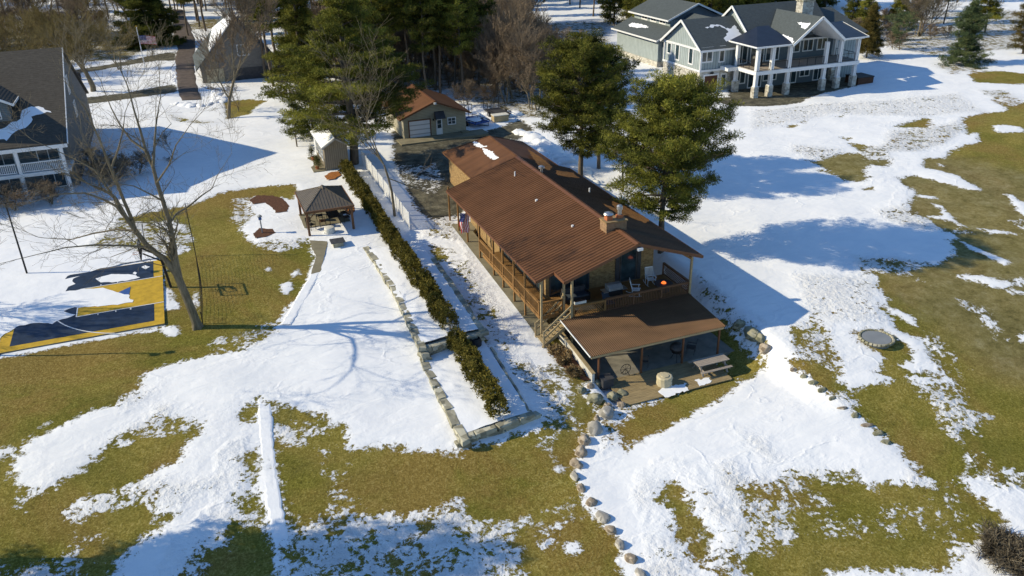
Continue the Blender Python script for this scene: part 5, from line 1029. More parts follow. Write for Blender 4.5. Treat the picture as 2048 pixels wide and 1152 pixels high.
# dark round pot on the step wall
p = (13.6, 42.6, 1.3); pp_ = thing('dark_pot', 'round dark pot leaning at the limestone step wall', 'pot', (13.7, 42.75, .95)); pp_['_o'] = (0, 0, 0); MB().lathe(0, 0, [(.2, 0), (.38, .25), (.4, .55), (.3, .75), (.27, .75), (.3, .6)], 16).build('pot', 'black', pp_)

# ---------------------------------------------------------------- boulders
def boulder(px, py, sx, sy, sz, seed, label, mat='boulder', group='boulders edging the yard', world=None):
    r = random.Random(seed); p = at(px, py) if world is None else np.array([*world, gz(*world)])
    bm = bmesh.new(); bmesh.ops.create_icosphere(bm, subdivisions=4, radius=1)
    from mathutils import noise
    off = Vector((seed*3.1, seed*1.7, 0))
    for v in bm.verts:
        n = v.co.normalized(); k = 1+.26*noise.noise(n*1.1+off)+.16*noise.noise(n*2.6+off)+.07*noise.noise(n*6+off)+.03*noise.noise(n*13+off); c = n*k
        for ax in range(6):
            rr = random.Random(seed*7+ax); pn = Vector((rr.uniform(-1, 1), rr.uniform(-1, 1), rr.uniform(-.3, 1))).normalized(); dd = c.dot(pn)-.74
            if dd > 0: c -= pn*dd*.62
        v.co = Vector((c.x*sx*.86, c.y*sy*.86, c.z*sz*.9))
    me = bpy.data.meshes.new('boulder'); bmesh.ops.rotate(bm, verts=bm.verts, cent=(0, 0, 0), matrix=Matrix.Rotation(r.uniform(-.5, .5), 3, 'Z')); bm.to_mesh(me); bm.free()
    me.polygons.foreach_set('use_smooth', [True]*len(me.polygons)); me.materials.append(M[mat]); o = bpy.data.objects.new('boulder', me); COL.objects.link(o)
    o.location = (p[0], p[1], p[2]+sz*.3); tag(o, label, 'boulder', group); return o
BL = [(1213,832,.55,.5,.5,'large grey brown boulder, first below the patio corner boulders'),(1189,862,.5,.55,.52,'mottled boulder second in the curved line going down from the patio'),(1169,885,.42,.45,.42,'tan boulder third in the curved boulder line'),(1162,908,.4,.45,.4,'buff boulder fourth in the curved boulder line'),
 (1152,930,.3,.45,.32,'pinkish narrow boulder fifth in the curved line'),(1149,955,.25,.4,.3,'pale upright boulder at the leftmost bulge of the line'),(1162,980,.27,.35,.28,'small buff boulder just past the leftmost bulge'),(1183,1008,.36,.35,.3,'rounded pink boulder alone on the snow edge'),
 (1206,1037,.36,.45,.3,'long pale boulder seventh from the bottom frame'),(1222,1063,.25,.4,.3,'narrow yellow boulder wedged close to its neighbour'),(1240,1092,.27,.38,.3,'cream boulder in the lower boulder line'),(1260,1120,.30,.42,.3,'yellowish slanting boulder near the bottom frame edge'),(1280,1150,.3,.35,.25,'flat pale boulder cut by the bottom frame edge')]
for i, b in enumerate(BL): boulder(b[0], b[1], b[2], b[3], b[4], 11+i, b[5], 'boulder_l' if any(w_ in b[5] for w_ in ('pale', 'cream', 'mottled', 'grey')) else 'boulder')
for i, b in enumerate([(1195,770,.5,.4,.35,'mossy boulder against the white wall end','boulder_g'),(1182,775,.28,.28,.25,'orange brown boulder beside the mossy one','boulder'),(1163,783,.38,.32,.25,'flat green boulder left of the orange one','boulder_g'),(1190,800,.62,.5,.38,'big flat grey slab boulder in the corner pile','boulder_g'),(1215,815,.3,.28,.25,'small tan boulder below the grey slab','boulder'),
   (1225,795,.4,.55,.3,'long angular stone in the shaded gap of the pile','boulder_g'),(1243,812,.3,.3,.25,'brown stone beside the platform corner','boulder'),(1245,790,.45,.4,.25,'speckled stone at the left platform edge','boulder_g'),(1193,838,.2,.2,.2,'small round brown stone on top of the boulder line','boulder')]): boulder(b[0], b[1], b[2], b[3], b[4], 40+i, b[5], b[6])
for i, b in enumerate([(1503,672,.55,1.0,.55,'long dark shaded boulder on the right patio bank','boulder_g'),(1478,652,.5,.45,.4,'shaded boulder at the top of the right patio bank','boulder_g'),(1529,700,.42,.5,.4,'sunlit tan boulder at the foot of the right bank','boulder'),(1520,680,.4,.5,.35,'flat snow rimmed stone on the right bank','boulder_g')]): boulder(b[0], b[1], b[2], b[3], b[4], 60+i, b[5], b[6])
RB = ['small reddish stone heading the right hand stone line', 'pale stone second in the right hand stone line', 'flat grey stone third in the right hand stone line', 'flat buff stone fourth in the right hand stone line', 'thin half buried stone in the right hand line', 'brown sliver of stone in the right hand line', 'grey stone above the brown one in the right line', 'brown long stone near the end of the right line', 'pale long stone next to last in the right line', 'pale stone ending the right hand stone line']
for i, (px, py, sx, sy) in enumerate([(1588,741,.32,.22),(1607,754,.3,.25),(1626,766,.42,.28),(1644,781,.42,.28),(1664,798,.38,.2),(1686,818,.4,.16),(1710,832,.4,.25),(1733,852,.48,.25),(1755,868,.5,.28),(1772,886,.36,.3)]): boulder(px, py, sx*.95, sy*.9, .135, 80+i, RB[i], 'boulder' if i in (0, 5, 7) else 'boulder_g', 'stones edging the right hand lawn')
# frozen basin on the right lawn
p = at(1752, 681); fbn = thing('stone_fire_ring', 'round grey frozen basin rimmed with low stones on the right lawn', 'basin', tuple(p)); fbn['_o'] = (0, 0, 0); fbn.location.z += .05
MB().lathe(0, 0, [(.9, -.3), (.88, .16), (.6, .17), (.02, .17)], 28).build('ice', 'water', fbn)
bm_ = MB(); [bm_.tube([(1.0*cos(a)*1, 1.0*sin(a), .12), (1.0*cos(a+.2), 1.0*sin(a+.2), .14)], [.10, .09], 6) for a in np.linspace(0, 2*pi, 26)[:-1]]; bm_.build('rim', 'boulder_g', fbn)

# ---------------------------------------------------------------- grey shingled house on the left
nb = thing('shingled_house', 'big grey shingled house with white two storey porch at the left edge', 'house', (-20, 88, 2.5))
HX = -11.5; RY, RZ2, FEY, FEZ, BEY, BEZ = 93.5, 13.9, 81.0, 7.55, 106.5, 6.9
def h2z(x, y): return FEZ+(y-FEY)*(RZ2-FEZ)/(RY-FEY) if y < RY else RZ2-(y-RY)*(RZ2-BEZ)/(BEY-RY)
mb = MB(); mb.prism([(HX, 84, 2.3), (HX, BEY-.4, 2.3), (HX, BEY-.4, BEZ-.1), (HX, RY, RZ2-.2), (HX, 84, h2z(0, 84)-.2)], (-.3, 0, 0)); mb.build('gable_wall', 'shake', nb)
MB().box(-42, HX-.31, 84, 84.3, 2.3, h2z(0, 84)-.2).build('wall', 'siding_blue', nb); MB().box(-42, HX-.31, BEY-.7, BEY-.4, 2.3, BEZ-.1).build('wall', 'siding_blue', nb)
mb = MB(); mb.prism([(HX+.25, FEY, FEZ), (HX+.25, RY, RZ2), (-42, RY, RZ2), (-42, FEY, FEZ)], (0, 0, -.18)); mb.prism([(HX+.25, RY+.003, RZ2), (HX+.25, BEY, BEZ), (-42, BEY, BEZ), (-42, RY+.003, RZ2)], (0, 0, -.18)); r_ = mb.build('roof', 'shingle_brown', nb)
mb = MB(); mb.box(-42, HX+.2, 80.95, 81.15, FEZ-.45, FEZ-.12); mb.bar((HX+.28, FEY, FEZ-.1), (HX+.28, RY, RZ2-.1), .06, .2); mb.build('fascia', 'white', nb)
for x in (-11.9, -15.5, -19.2, -22.9, -26.6): MB().box(x-.14, x+.14, 81.0, 81.28, 2.3, FEZ-.46).build('post', 'white', nb)
mb = MB(); mb.box(-42, HX, 80.9, 84, 4.85, 5.15); mb.build('porch_floor', 'white', nb)
for i in range(4):
    xa, xb = (-11.9-3.7*(i+1)+.15+.1*(i == 0)), -11.9-3.7*i-.15; mb = MB(); mb.box(xa, xb, 81.05, 81.15, 6.0, 6.08); mb.box(xa, xb, 81.07, 81.13, 5.25, 5.31)
    for k in range(22): xx = xa+(xb-xa)*(k+.5)/22; mb.box(xx-.025, xx+.025, 81.08, 81.12, 5.31, 6.0)
    mb.build('railing', 'white', nb)
for i in range(5):
    window(nb, ('y', 84, -1), -14.3-3.7*i, -12.6-3.7*i, 5.4, 7.3, 'white', cols=2); window(nb, ('y', 84, -1), -14.3-3.7*i, -12.6-3.7*i, 2.8, 4.6, 'white', cols=2)
q = unx(134, 165, HX); window(nb, ('x', HX, 1), q[1]-.6, q[1]+.6, q[2]-1.0, q[2]+.6, 'white', cols=2)
q = unx(150, 215, HX); window(nb, ('x', HX, 1), q[1]-.6, q[1]+.6, q[2]-.8, q[2]+.6, 'white', cols=2)
dm = MB().prism([(-23.5, 84.3, 8.9), (-15.6, 84.3, 8.9), (-15.6, 84.3, 10.7), (-19.5, 84.3, 12.9), (-23.5, 84.3, 10.7)], (0, 7, 0)).build('dormer', 'siding_blue', nb)
MB().prism([(-15.1, 83.9, 10.6), (-19.5, 83.9, 13.1), (-19.5, 92.3, 13.1), (-15.1, 89.5, 10.6)], (0, 0, .15)).build('roof', 'shingle_brown', dm)
MB().prism([(-23.9, 83.9, 10.6), (-19.503, 83.9, 13.1), (-19.503, 92.3, 13.1), (-23.9, 89.5, 10.6)], (0, 0, .15)).build('roof', 'shingle_brown', dm)
mb = MB(); mb.bar((-15.05, 83.87, 10.62), (-19.5, 83.87, 13.12), .06, .2); mb.bar((-15.08, 83.9, 10.65), (-15.08, 89.5, 10.65), .06, .2); mb.build('trim', 'white', dm)
window(dm, ('y', 84.3, -1), -17.6, -16.4, 9.5, 10.5, 'white', cols=1)
def on_surf(px, py, zf, z=8.):
    for _ in range(40): p = un(px, py, z); z = .6*z+.4*zf(p[0], p[1])
    return p
P = [on_surf(*q, h2z) for q in ((-20,268),(14,252),(38,238),(45,222),(62,213),(85,215),(104,224),(80,229),(62,234),(64,246),(50,256),(30,265),(14,280),(-20,282))]
tag(patch('snow_patch', [tuple(q[:2]) for q in P], 'snow', .02, .08, r_, 91, .13, .28, h2z))
# ---------------------------------------------------------------- grey house behind the pines
hb = thing('grey_house', 'distant grey gabled house with snow along its left roof edge', 'house', (7, 128, 2.6))
mb = MB(); mb.prism([(1.6, 127, 2.4), (11.8, 127, 2.4), (11.8, 127, 5.4), (7.2, 127, 11.0), (1.6, 127, 5.4)], (0, 12, 0)); mb.build('wall', 'shake', hb)
mb = MB(); mb.prism([(.9, 126.6, 4.7), (7.2, 126.6, 11.3), (7.2, 139.6, 11.3), (.9, 139.6, 4.7)], (0, 0, -.2)); mb.prism([(12.6, 126.6, 4.7), (7.203, 126.6, 11.3), (7.203, 139.6, 11.3), (12.6, 139.6, 4.7)], (0, 0, -.2)); r_ = mb.build('roof', 'shingle_slate', hb)
MB().prism([(3.2, 126.65, 7.12), (6.9, 126.65, 11.0), (6.9, 133, 11.0), (4.5, 139, 8.5), (3.2, 130, 7.12)], (-.05, 0, .16)).build('roof_snow', 'snow', r_)
MB().box(2.2, 4.6, 126.9, 126.997, 2.45, 4.6).build('garage_door', 'beige', hb); window(hb, ('y', 127, -1), 7, 8.4, 6.2, 7.6, 'white', cols=2); MB().box(6.0, 11.0, 126.9, 126.997, 2.45, 4.4).build('panel', 'darkgrey', hb)
# ---------------------------------------------------------------- large grey house on the right
rh = thing('board_and_batten_house', 'large grey green house with white trim and wraparound two storey porch', 'house', (70, 92, 2.5))
gB = 2.3
def gable_x(x0, x1, yc, hw, zb, ze, zr, wall_mat, ov=.5, roofmat='shingle_slate', face=True):
    MB().prism([(x0, yc-hw, zb), (x0, yc+hw, zb), (x0, yc+hw, ze-.1), (x0, yc, zr-.15), (x0, yc-hw, ze-.1)], (x1-x0, 0, 0)).build('wall', wall_mat, rh)
    s = (zr-ze)/hw; e = ov; mb = MB(); mb.prism([(x0-e, yc-hw-e, ze-s*e), (x0-e, yc, zr), (x1, yc, zr), (x1, yc-hw-e, ze-s*e)], (0, 0, -.14)); mb.prism([(x0-e, yc+hw+e, ze-s*e), (x0-e, yc+.003, zr), (x1, yc+.003, zr), (x1, yc+hw+e, ze-s*e)], (0, 0, -.14)); r = mb.build('roof', roofmat, rh)
    mb = MB(); 
    for sg in (-1, 1): mb.bar((x0-e-.03, yc+sg*(hw+e), ze-s*e-.08), (x0-e-.03, yc, zr-.08), .08, .28)
    mb.bar((x0-e, yc-hw-e-.03, ze-s*e-.1), (x1, yc-hw-e-.03, ze-s*e-.1), .08, .24); mb.build('trim', 'white', r); return r
# garage wing
MB().box(65, 77, 108, 120.8, gB+1.0, 6.45).build('wall', 'siding_gray', rh); MB().box(64.9, 77, 107.9, 120.9, gB-.2, gB+1.0).build('stone_base', 'stone_light', rh)
mb = MB(); mb.prism([(64.3, 107.3, 6.45), (67.8, 107.3, 7.95), (67.8, 121.5, 7.95), (64.3, 121.5, 6.45)], (0, 0, -.12)); mb.prism([(64.3, 107.29, 6.45), (67.8, 107.29, 7.95), (73, 110.5, 8.2), (73, 107.29, 6.45)], (0, 0, -.12)); r_ = mb.build('roof', 'shingle_slate', rh)
mb = MB(); mb.bar((64.27, 107.3, 6.38), (64.27, 121.5, 6.38), .08, .22); mb.bar((64.3, 107.26, 6.38), (67.8, 107.26, 7.9), .08, .2); mb.build('trim', 'white', r_)
P = [on_surf(*q, lambda x, y: 6.45+(x-64.3)*.4286) for q in ((1258,50),(1264,46),(1280,48),(1298,54),(1296,56),(1275,56),(1260,54))]; patch('snow_patch', [tuple(q[:2]) for q in P], 'snow', .03, .08, r_, 97, .13, .28, lambda x, y: 6.45+(x-64.3)*.4286)
MB().box(67.8, 76.5, 109.6, 120.4, 7.6, 9.1).build('wall', 'siding_gray', rh)
for k in range(3): window(rh, ('x', 67.8, -1), 111.0+k*2.7, 112.5+k*2.7, 8.2, 8.8, 'white', cols=2, fw=.2)
mb = MB(); mb.prism([(67.1, 109, 8.9), (72.1, 109, 11.0), (72.1, 121.2, 11.0), (67.1, 121.2, 8.9)], (0, 0, -.12)); mb.prism([(77.1, 109, 8.9), (72.103, 109, 11.0), (72.103, 121.2, 11.0), (77.1, 121.2, 8.9)], (0, 0, -.12)); r_ = mb.build('roof', 'shingle_slate', rh)
mb = MB(); mb.bar((67.07, 109, 8.82), (67.07, 121.2, 8.82), .08, .22); mb.bar((67.1, 108.96, 8.85), (72.1, 108.96, 10.95), .08, .24); mb.bar((77.1, 108.96, 8.85), (72.1, 108.96, 10.95), .08, .24); mb.build('trim', 'white', r_)
MB().prism([(67.8, 109.55, 8.8), (76.5, 109.55, 8.8), (72.1, 109.55, 10.8)], (0, .1, 0)).build('gable_panel', 'siding_blue', rh)
# connector
MB().box(65.6, 75, 100, 107.9, gB+1.0, 6.5).build('wall', 'siding_blue', rh); mb = MB(); mb.prism([(64.9, 99.5, 6.5), (71.2, 99.5, 9.7), (71.2, 109.4, 9.7), (64.9, 108.2, 6.5)], (0, 0, -.12)); mb.prism([(77, 99.5, 6.5), (71.203, 99.5, 9.7), (71.203, 109.4, 9.7), (77, 108.2, 6.5)], (0, 0, -.12)); mb.build('roof', 'shingle_slate', rh)
# front left wing
gable_x(61.3, 69.5, 95.6, 4.4, gB+3.0, 8.2, 11.1, 'siding_gray')
MB().box(61.2, 69.5, 91.1, 100.1, gB-.2, gB+2.95).build('stone_base', 'stone_light', rh)
mb = MB(); mb.box(61.1, 61.19, 91.0, 100.2, gB+2.8, gB+3.05); mb.box(61.2, 69.5, 91.0, 91.09, gB+2.8, gB+3.05); mb.box(61.18, 61.29, 91.1, 100.1, 7.7, 7.95); mb.box(61.14, 61.4, 91.04, 91.18, gB+3.06, 8.0); mb.box(61.14, 61.4, 99.95, 100.12, gB+3.06, 8.0); mb.build('corner_trim', 'white', rh)
for (a, b, hw_, hh) in ((1339, 96, .5, .75), (1355, 104, .5, 1.15), (1382, 112, .5, 1.15)):
    q = unx(a, b, 61.3); window(rh, ('x', 61.3, -1), q[1]-hw_*.8, q[1]+hw_*.8, q[2]-hh*.8, q[2]+hh*.8, 'white', fw=.18)
q = uny(1414, 110, 91.2); window(rh, ('y', 91.2, -1), q[0]-.75, q[0]+.75, q[2]-.8, q[2]+.8, 'white', cols=2, fw=.18); q = uny(1444, 108, 91.2); window(rh, ('y', 91.2, -1), q[0]-.3, q[0]+.3, q[2]-.9, q[2]+.9, 'white', fw=.16)
MB().box(61.95, 63.9, 91.0, 91.098, gB, gB+2.25).build('garage_door', 'browndoor', rh); mb = MB(); mb.box(61.78, 61.947, 90.98, 91.098, gB, gB+2.45); mb.box(63.903, 64.07, 90.98, 91.098, gB, gB+2.45); mb.box(61.95, 63.9, 90.98, 91.098, gB+2.253, gB+2.45); mb.build('door_frame', 'white', rh); window(rh, ('y', 91.1, -1), 64.6, 65.2, gB+.9, gB+2.2, 'white', fw=.15)
MB().box(62.7, 63.1, 90.75, 90.97, gB+2.5, gB+2.7).build('wall_lamp', 'black', rh)
# main block
gable_x(68.7, 81.5, 95.2, 4.7, gB, 8.7, 12.4, 'siding_gray')
MB().box(81.5, 86.5, 90.6, 99.8, gB, 8.6).build('wall', 'siding_gray', rh); mb = MB(); mb.prism([(81.3, 90, 8.4), (87, 90, 8.4), (84.6, 95.2, 11.2), (81.3, 95.2, 11.2)], (0, 0, -.12)); mb.prism([(87, 90, 8.4), (87, 100.4, 8.4), (84.6, 95.2, 11.2)], (0, 0, -.12)); mb.prism([(81.3, 100.4, 8.4), (87, 100.4, 8.4), (84.6, 95.203, 11.2), (81.3, 95.203, 11.2)], (0, 0, -.12)); mb.build('roof', 'shingle_slate', rh)
q0 = uny(1608, 32, 92.6); q1 = uny(1612, 2, 92.6); ch2 = MB().box(q0[0]-.9, q0[0]+.9, 92.0, 93.3, 9.5, q1[2]).build('chimney', 'stone_light', rh); MB().box(q0[0]-1.0, q0[0]+1.0, 91.9, 93.4, q1[2], q1[2]+.2).build('cap', 'limestone', ch2)
# porch: deck, columns, rails, roofs
DZ2 = 5.75
cap_ = MB().box(65.7, 81.9, 85.5, 90.4, DZ2-.5, DZ2-.05).build('porch_floor', 'white', rh); MB().box(65.9, 81.7, 85.75, 90.48, DZ2-.045, DZ2).build('decking', 'greywood', rh)
MB().box(64.2, 65.69, 89.3, 91.0, DZ2-.5, DZ2-.05).build('porch_floor', 'white', rh)
for x, y in ((65.95, 89.9), (66.0, 85.8), (68.2, 85.8), (70.8, 85.8), (76.5, 85.8), (78.8, 85.8), (81.5, 85.8), (81.5, 89.9)):
    c = MB(); c.box(x-.22, x-.10, y-.22, y+.22, 3.9, DZ2-.5); c.box(x+.10, x+.22, y-.22, y+.22, 3.9, DZ2-.5); c.box(x-.098, x+.098, y-.14, y+.14, 3.9, DZ2-.5); c.box(x-.28, x+.28, y-.28, y+.28, 3.8, 3.9)
    c.box(x-.22, x-.10, y-.22, y+.22, DZ2, 8.5); c.box(x+.10, x+.22, y-.22, y+.22, DZ2, 8.5); c.box(x-.098, x+.098, y-.12, y+.12, DZ2+.1, 8.4); k = c.build('column', 'white', rh); MB().box(x-.34, x+.34, y-.34, y+.34, gB-.1, 3.8).build('stone_base', 'stone_light', k)
def drail(a, b):
    mb = MB(); A, B = Vector(a), Vector(b); u_ = Vector((0, 0, 1)); mb.bar(A+u_*.95, B+u_*.95, .06, .05); mb.bar(A+u_*.1, B+u_*.1, .04, .04); n = max(1, int((B-A).length/1.1))
    for i in range(n+1): q = A.lerp(B, i/n); mb.bar(q, q+u_*.95, .05)
    mb.build('railing', 'black', rh)
for a, b in ((66.3, 67.9), (68.5, 70.5), (71.1, 76.2), (76.8, 78.5), (79.1, 81.2)): drail((a, 85.75, DZ2), (b, 85.75, DZ2))
drail((65.9, 86.1, DZ2), (65.9, 89.6, DZ2)); drail((81.5, 86.1, DZ2), (81.5, 89.6, DZ2))
mb = MB(); mb.box(65.5, 70.5, 85.45, 85.6, 8.5, 8.75); mb.box(65.5, 65.65, 85.61, 91, 8.5, 8.75); mb.box(78.4, 82.1, 85.45, 85.6, 8.5, 8.75); mb.box(81.95, 82.1, 85.61, 90.5, 8.5, 8.75); mb.build('beam', 'white', rh)
mb = MB(); A, B, C2, P2, P3 = (65.2, 85.15, 8.78), (70.75, 85.15, 8.78), (65.2, 91.0, 8.78), (69.0, 90.6, 10.3), (70.75, 90.6, 10.3)
mb.prism([A, B, P3, P2], (0, 0, -.08)); mb.prism([C2, A, P2], (0, 0, -.08)); mb.build('porch_roof', 'metal_blue', rh); mb = MB(); mb.prism([(78.2, 85.15, 8.78), (82.5, 85.15, 8.78), (82.5, 90.5, 10.0), (78.2, 90.5, 10.0)], (0, 0, -.08)); mb.build('porch_roof', 'metal_blue', rh)
mb = MB(); mb.bar((65.2, 85.12, 8.74), (70.6, 85.12, 8.74), .06, .16); mb.bar((65.17, 85.15, 8.74), (65.17, 91, 8.74), .06, .16); mb.bar((78.2, 85.12, 8.74), (82.5, 85.12, 8.74), .06, .16); mb.bar((82.53, 85.15, 8.74), (82.53, 90.5, 9.96), .06, .16); mb.build('trim', 'white', rh)
# centre gable over the porch
gx_, gw, gze, gzr_ = 74.45, 3.95, 8.75, 11.75
mb = MB(); mb.prism([(gx_-gw, 84.9, gze), (gx_, 84.9, gzr_), (gx_, 94.0, gzr_), (gx_-gw, 90.2, gze)], (0, 0, -.14)); mb.prism([(gx_+gw, 84.9, gze), (gx_+.003, 84.9, gzr_), (gx_+.003, 94.0, gzr_), (gx_+gw, 90.2, gze)], (0, 0, -.14)); r_ = mb.build('roof', 'shingle_slate', rh)
mb = MB(); mb.prism([(gx_-gw+.1, 84.95, gze-.15), (gx_, 84.95, gzr_-.17), (gx_, 90.4, gzr_-.17), (gx_-gw+.1, 90.4, gze-.15)], (0, 0, -.04)); mb.prism([(gx_+gw-.1, 84.95, gze-.15), (gx_+.003, 84.95, gzr_-.17), (gx_+.003, 90.4, gzr_-.17), (gx_+gw-.1, 90.4, gze-.15)], (0, 0, -.04)); mb.build('ceiling', 'white', rh)
mb = MB(); mb.bar((gx_-gw-.1, 84.86, gze-.1), (gx_, 84.86, gzr_-.05), .1, .3); mb.bar((gx_+gw+.1, 84.86, gze-.1), (gx_, 84.86, gzr_-.05), .1, .3); mb.build('trim', 'white', r_)
MB().prism([(gx_-gw, 90.42, 8.6), (gx_+gw, 90.42, 8.6), (gx_, 90.42, 11.5)], (0, .07, 0)).build('gable_panel', 'siding_blue', rh)
mb = MB()
MB().prism([(71.6, 90.38, 9.0), (73.6, 90.38, 9.0), (73.6, 90.38, 10.4)], (0, .035, 0)).build('window', 'glass', rh)
for i, (x, w_) in enumerate(((67.2, .9), (69.6, 1.2), (72.0, 1.2), (75.4, 1.0), (77.6, .9), (79.9, .9))):
    window(rh, ('y', 90.45, -1), x-w_, x+w_*.6, DZ2+.15 if i < 3 else DZ2+.9, 8.1, 'white', cols=2, fw=.14); window(rh, ('y', 90.45, -1), x-w_, x+w_*.6, gB+.3 if i % 2 else gB+1.0, gB+2.5, 'white', cols=2, fw=.14)
MB().box(66, 81.5, 90.452, 90.5, gB, 8.6).build('rear_wall', 'siding_blue', rh)
lw = lambda x, y: 11.1-(95.6-y)*(2.9/4.4)
P = [on_surf(*q, lw, 9.) for q in ((1412,42),(1440,40),(1462,36),(1470,50),(1480,66),(1494,76),(1478,79),(1452,84),(1449,78),(1456,66),(1452,56),(1440,49),(1425,45))]; tag(patch('roof_snow', [tuple(q[:2]) for q in P], 'snow', .04, .1, rh, 98, .13, .28, lw))
lg = lambda x, y: gze+(x-(gx_-gw))*(gzr_-gze)/gw
for k, pp in enumerate((((1594,44),(1605,46),(1622,48),(1614,56),(1608,61),(1603,54)), ((1546,66),(1552,72),(1570,70),(1580,74),(1588,83),(1586,89),(1572,88),(1560,85),(1556,76)))):
    P = [on_surf(*q, lg, 9.5) for q in pp]; patch('roof_snow', [tuple(q[:2]) for q in P], 'snow', .04, .1, rh, 99+k, .13, .28, lg)
lr = lambda x, y: 8.78+(y-85.15)*.228
P = [on_surf(*q, lr, 9.) for q in ((1650,52),(1668,58),(1684,68),(1676,70),(1660,64))]; patch('roof_snow', [tuple(q[:2]) for q in P], 'snow', .02, .08, rh, 103, .13, .28, lr)
fg = MB().box(80.5, 81, 86, 86.4, DZ2, DZ2+1.0); 
tg = thing('porch_grill', 'dark covered grill on the upper porch of the right hand house', 'grill', (68.0, 88.6, DZ2)); tg['_o'] = (0, 0, 0); MB().lathe(0, 0, [(.7, 0), (.72, 1.0), (.55, 1.3), (.1, 1.45)], 12).build('cover', 'black', tg)
hot = thing('hot_tub', 'dark covered hot tub in the shadow right of the big house', 'hot tub', (83.8, 87.0, gz(84, 87))); hot['_o'] = (0, 0, 0)
MB().box(-1.3, 1.3, -1.2, 1.2, -.2, .85).build('cabinet', 'browndoor', hot); MB().box(-1.35, 1.35, -1.25, 1.25, .853, .97).build('cover', 'black', hot)
for (px, py, lb) in ((1290, 122, 'pale boxed air conditioner against the stone base'), (1343, 147, 'dark air conditioner left of its twin at the stone wall'), (1352, 150, 'small dark air conditioner right of its larger twin')):
    p = at(px, py); t = thing('air_conditioner', lb, 'air conditioner', tuple(p), 'air conditioners beside the big house'); t['_o'] = (0, 0, 0); s = .5 if 'small' not in lb else .35
    MB().box(-s, s, -s, s, 0, s*1.9).build('cabinet', 'white_dirty' if 'pale' in lb else 'darkgrey', t); MB().cyl(0, 0, s*1.905, s*1.98, s*.8, 14).build('fan_grille', 'black', t)
p = at(1148, 352); ac = thing('heat_pump', 'dark round topped air unit between house and pine', 'air conditioner', (30.3, 60.5, gz(30.3, 60.5))); ac['_o'] = (0, 0, 0); MB().cyl(0, 0, 0, .9, .5, 16).build('cabinet', 'darkgrey', ac); MB().cyl(0, 0, .9, .96, .42, 16).build('fan_grille', 'black', ac)
for i, (px, py) in enumerate(((500, 283), (512, 273))): pass
tb = thing('trash_bin', 'dark wheeled bin standing by the left house gable', 'bin', tuple(at(158, 160))); tb['_o'] = (0, 0, 0); MB().prism([(-.35, -.4, 0), (.35, -.4, 0), (.4, -.45, 1.1), (-.4, -.45, 1.1)], (0, .85, 0)).build('body', 'black', tb); MB().box(-.43, .43, -.5, .45, 1.103, 1.17).build('lid', 'black', tb)

# ---------------------------------------------------------------- trees
def seg_mesh(name, segs, mat, parent, n=3):
    a = np.array([(*s[0], *s[1], s[2], s[3]) for s in segs], float); P0, P1, R0, R1 = a[:, :3], a[:, 3:6], a[:, 6:7], a[:, 7:8]
    d = P1-P0; d /= np.linalg.norm(d, axis=1)[:, None]+1e-9; u = np.where(np.abs(d[:, 2:3]) < .9, np.array([[0, 0, 1.]]), np.array([[1., 0, 0]])); s = np.cross(d, u); s /= np.linalg.norm(s, axis=1)[:, None]; t = np.cross(d, s)
    rings = []
    for P_, R_ in ((P0, R0), (P1, R1)):
        for k in range(n): c, q = cos(2*pi*k/n), sin(2*pi*k/n); rings.append(P_+(s*c+t*q)*R_)
    V = np.stack(rings, 1); m = len(segs); F_ = []
    base = np.arange(m)[:, None]*2*n
    for k in range(n): F_.append(np.concatenate([base+k, base+(k+1) % n, base+n+(k+1) % n, base+n+k], 1))
    return fast_mesh(name, V.reshape(-1, 3), np.stack(F_, 1).reshape(-1, 4), mat, parent, smooth=True)
def grow(segs, tw, r, p, d, L, rad, depth, maxd, spread=.5, up=.12, wob=.16, kids_=(2, 3), minr=.007):
    k = 4 if depth < 2 else 3; d = Vector(d).normalized(); p = Vector(p); r0 = rad; nodes = []
    for i in range(k):
        d = (d+Vector((r.gauss(0, wob), r.gauss(0, wob), r.gauss(0, wob*.6)+up*.3))).normalized(); q = p+d*(L/k); r1 = max(minr, rad*(1-.38*(i+1)/k))
        (segs if depth < maxd-2 else tw).append((p.copy(), q.copy(), r0, r1)); p = q; r0 = r1; nodes.append((p.copy(), d.copy(), r1))
    if depth >= maxd: return
    for _ in range(r.randint(*kids_)):
        nd = (d+Vector((r.gauss(0, spread), r.gauss(0, spread), r.gauss(0, spread*.6)+up))).normalized(); grow(segs, tw, r, p, nd, L*r.uniform(.62, .85), r0*r.uniform(.6, .8), depth+1, maxd, spread, up, wob, kids_, minr)
    for (q, dd, rr) in nodes[:-1]:
        if depth > 0 and r.random() < .75 or depth == 0 and r.random() < .4:
            nd = (dd+Vector((r.gauss(0, spread*1.3), r.gauss(0, spread*1.3), r.gauss(0, spread)))).normalized(); grow(segs, tw, r, q, nd, L*r.uniform(.45, .7), rr*.55, depth+1+(depth < 2), maxd, spread, up, wob, kids_, minr)
def bare_tree(seed, label, loc, h, maxd=6, stems=1, spread=.42, twig='twig', group=None, rad=None, trunk_h=.25, name='bare_tree', up=.14, wob=.12, minr=.008):
    r = random.Random(seed); t = thing(name, label, 'tree', loc, group); t['_o'] = (0, 0, 0); segs = []; tw = []
    for s in range(stems):
        a = r.random()*6.28; dd = Vector((cos(a)*.25*(stems > 1), sin(a)*.25*(stems > 1), 1)); grow(segs, tw, r, (cos(a)*.15*(stems > 1), sin(a)*.15*(stems > 1), -.1), dd, h*trunk_h, (rad or h*.017), 0, maxd, spread, up, wob, (2, 3), minr)
    seg_mesh('trunk', segs, 'bark', t, 5); seg_mesh('crown', tw, twig, t, 3); return t
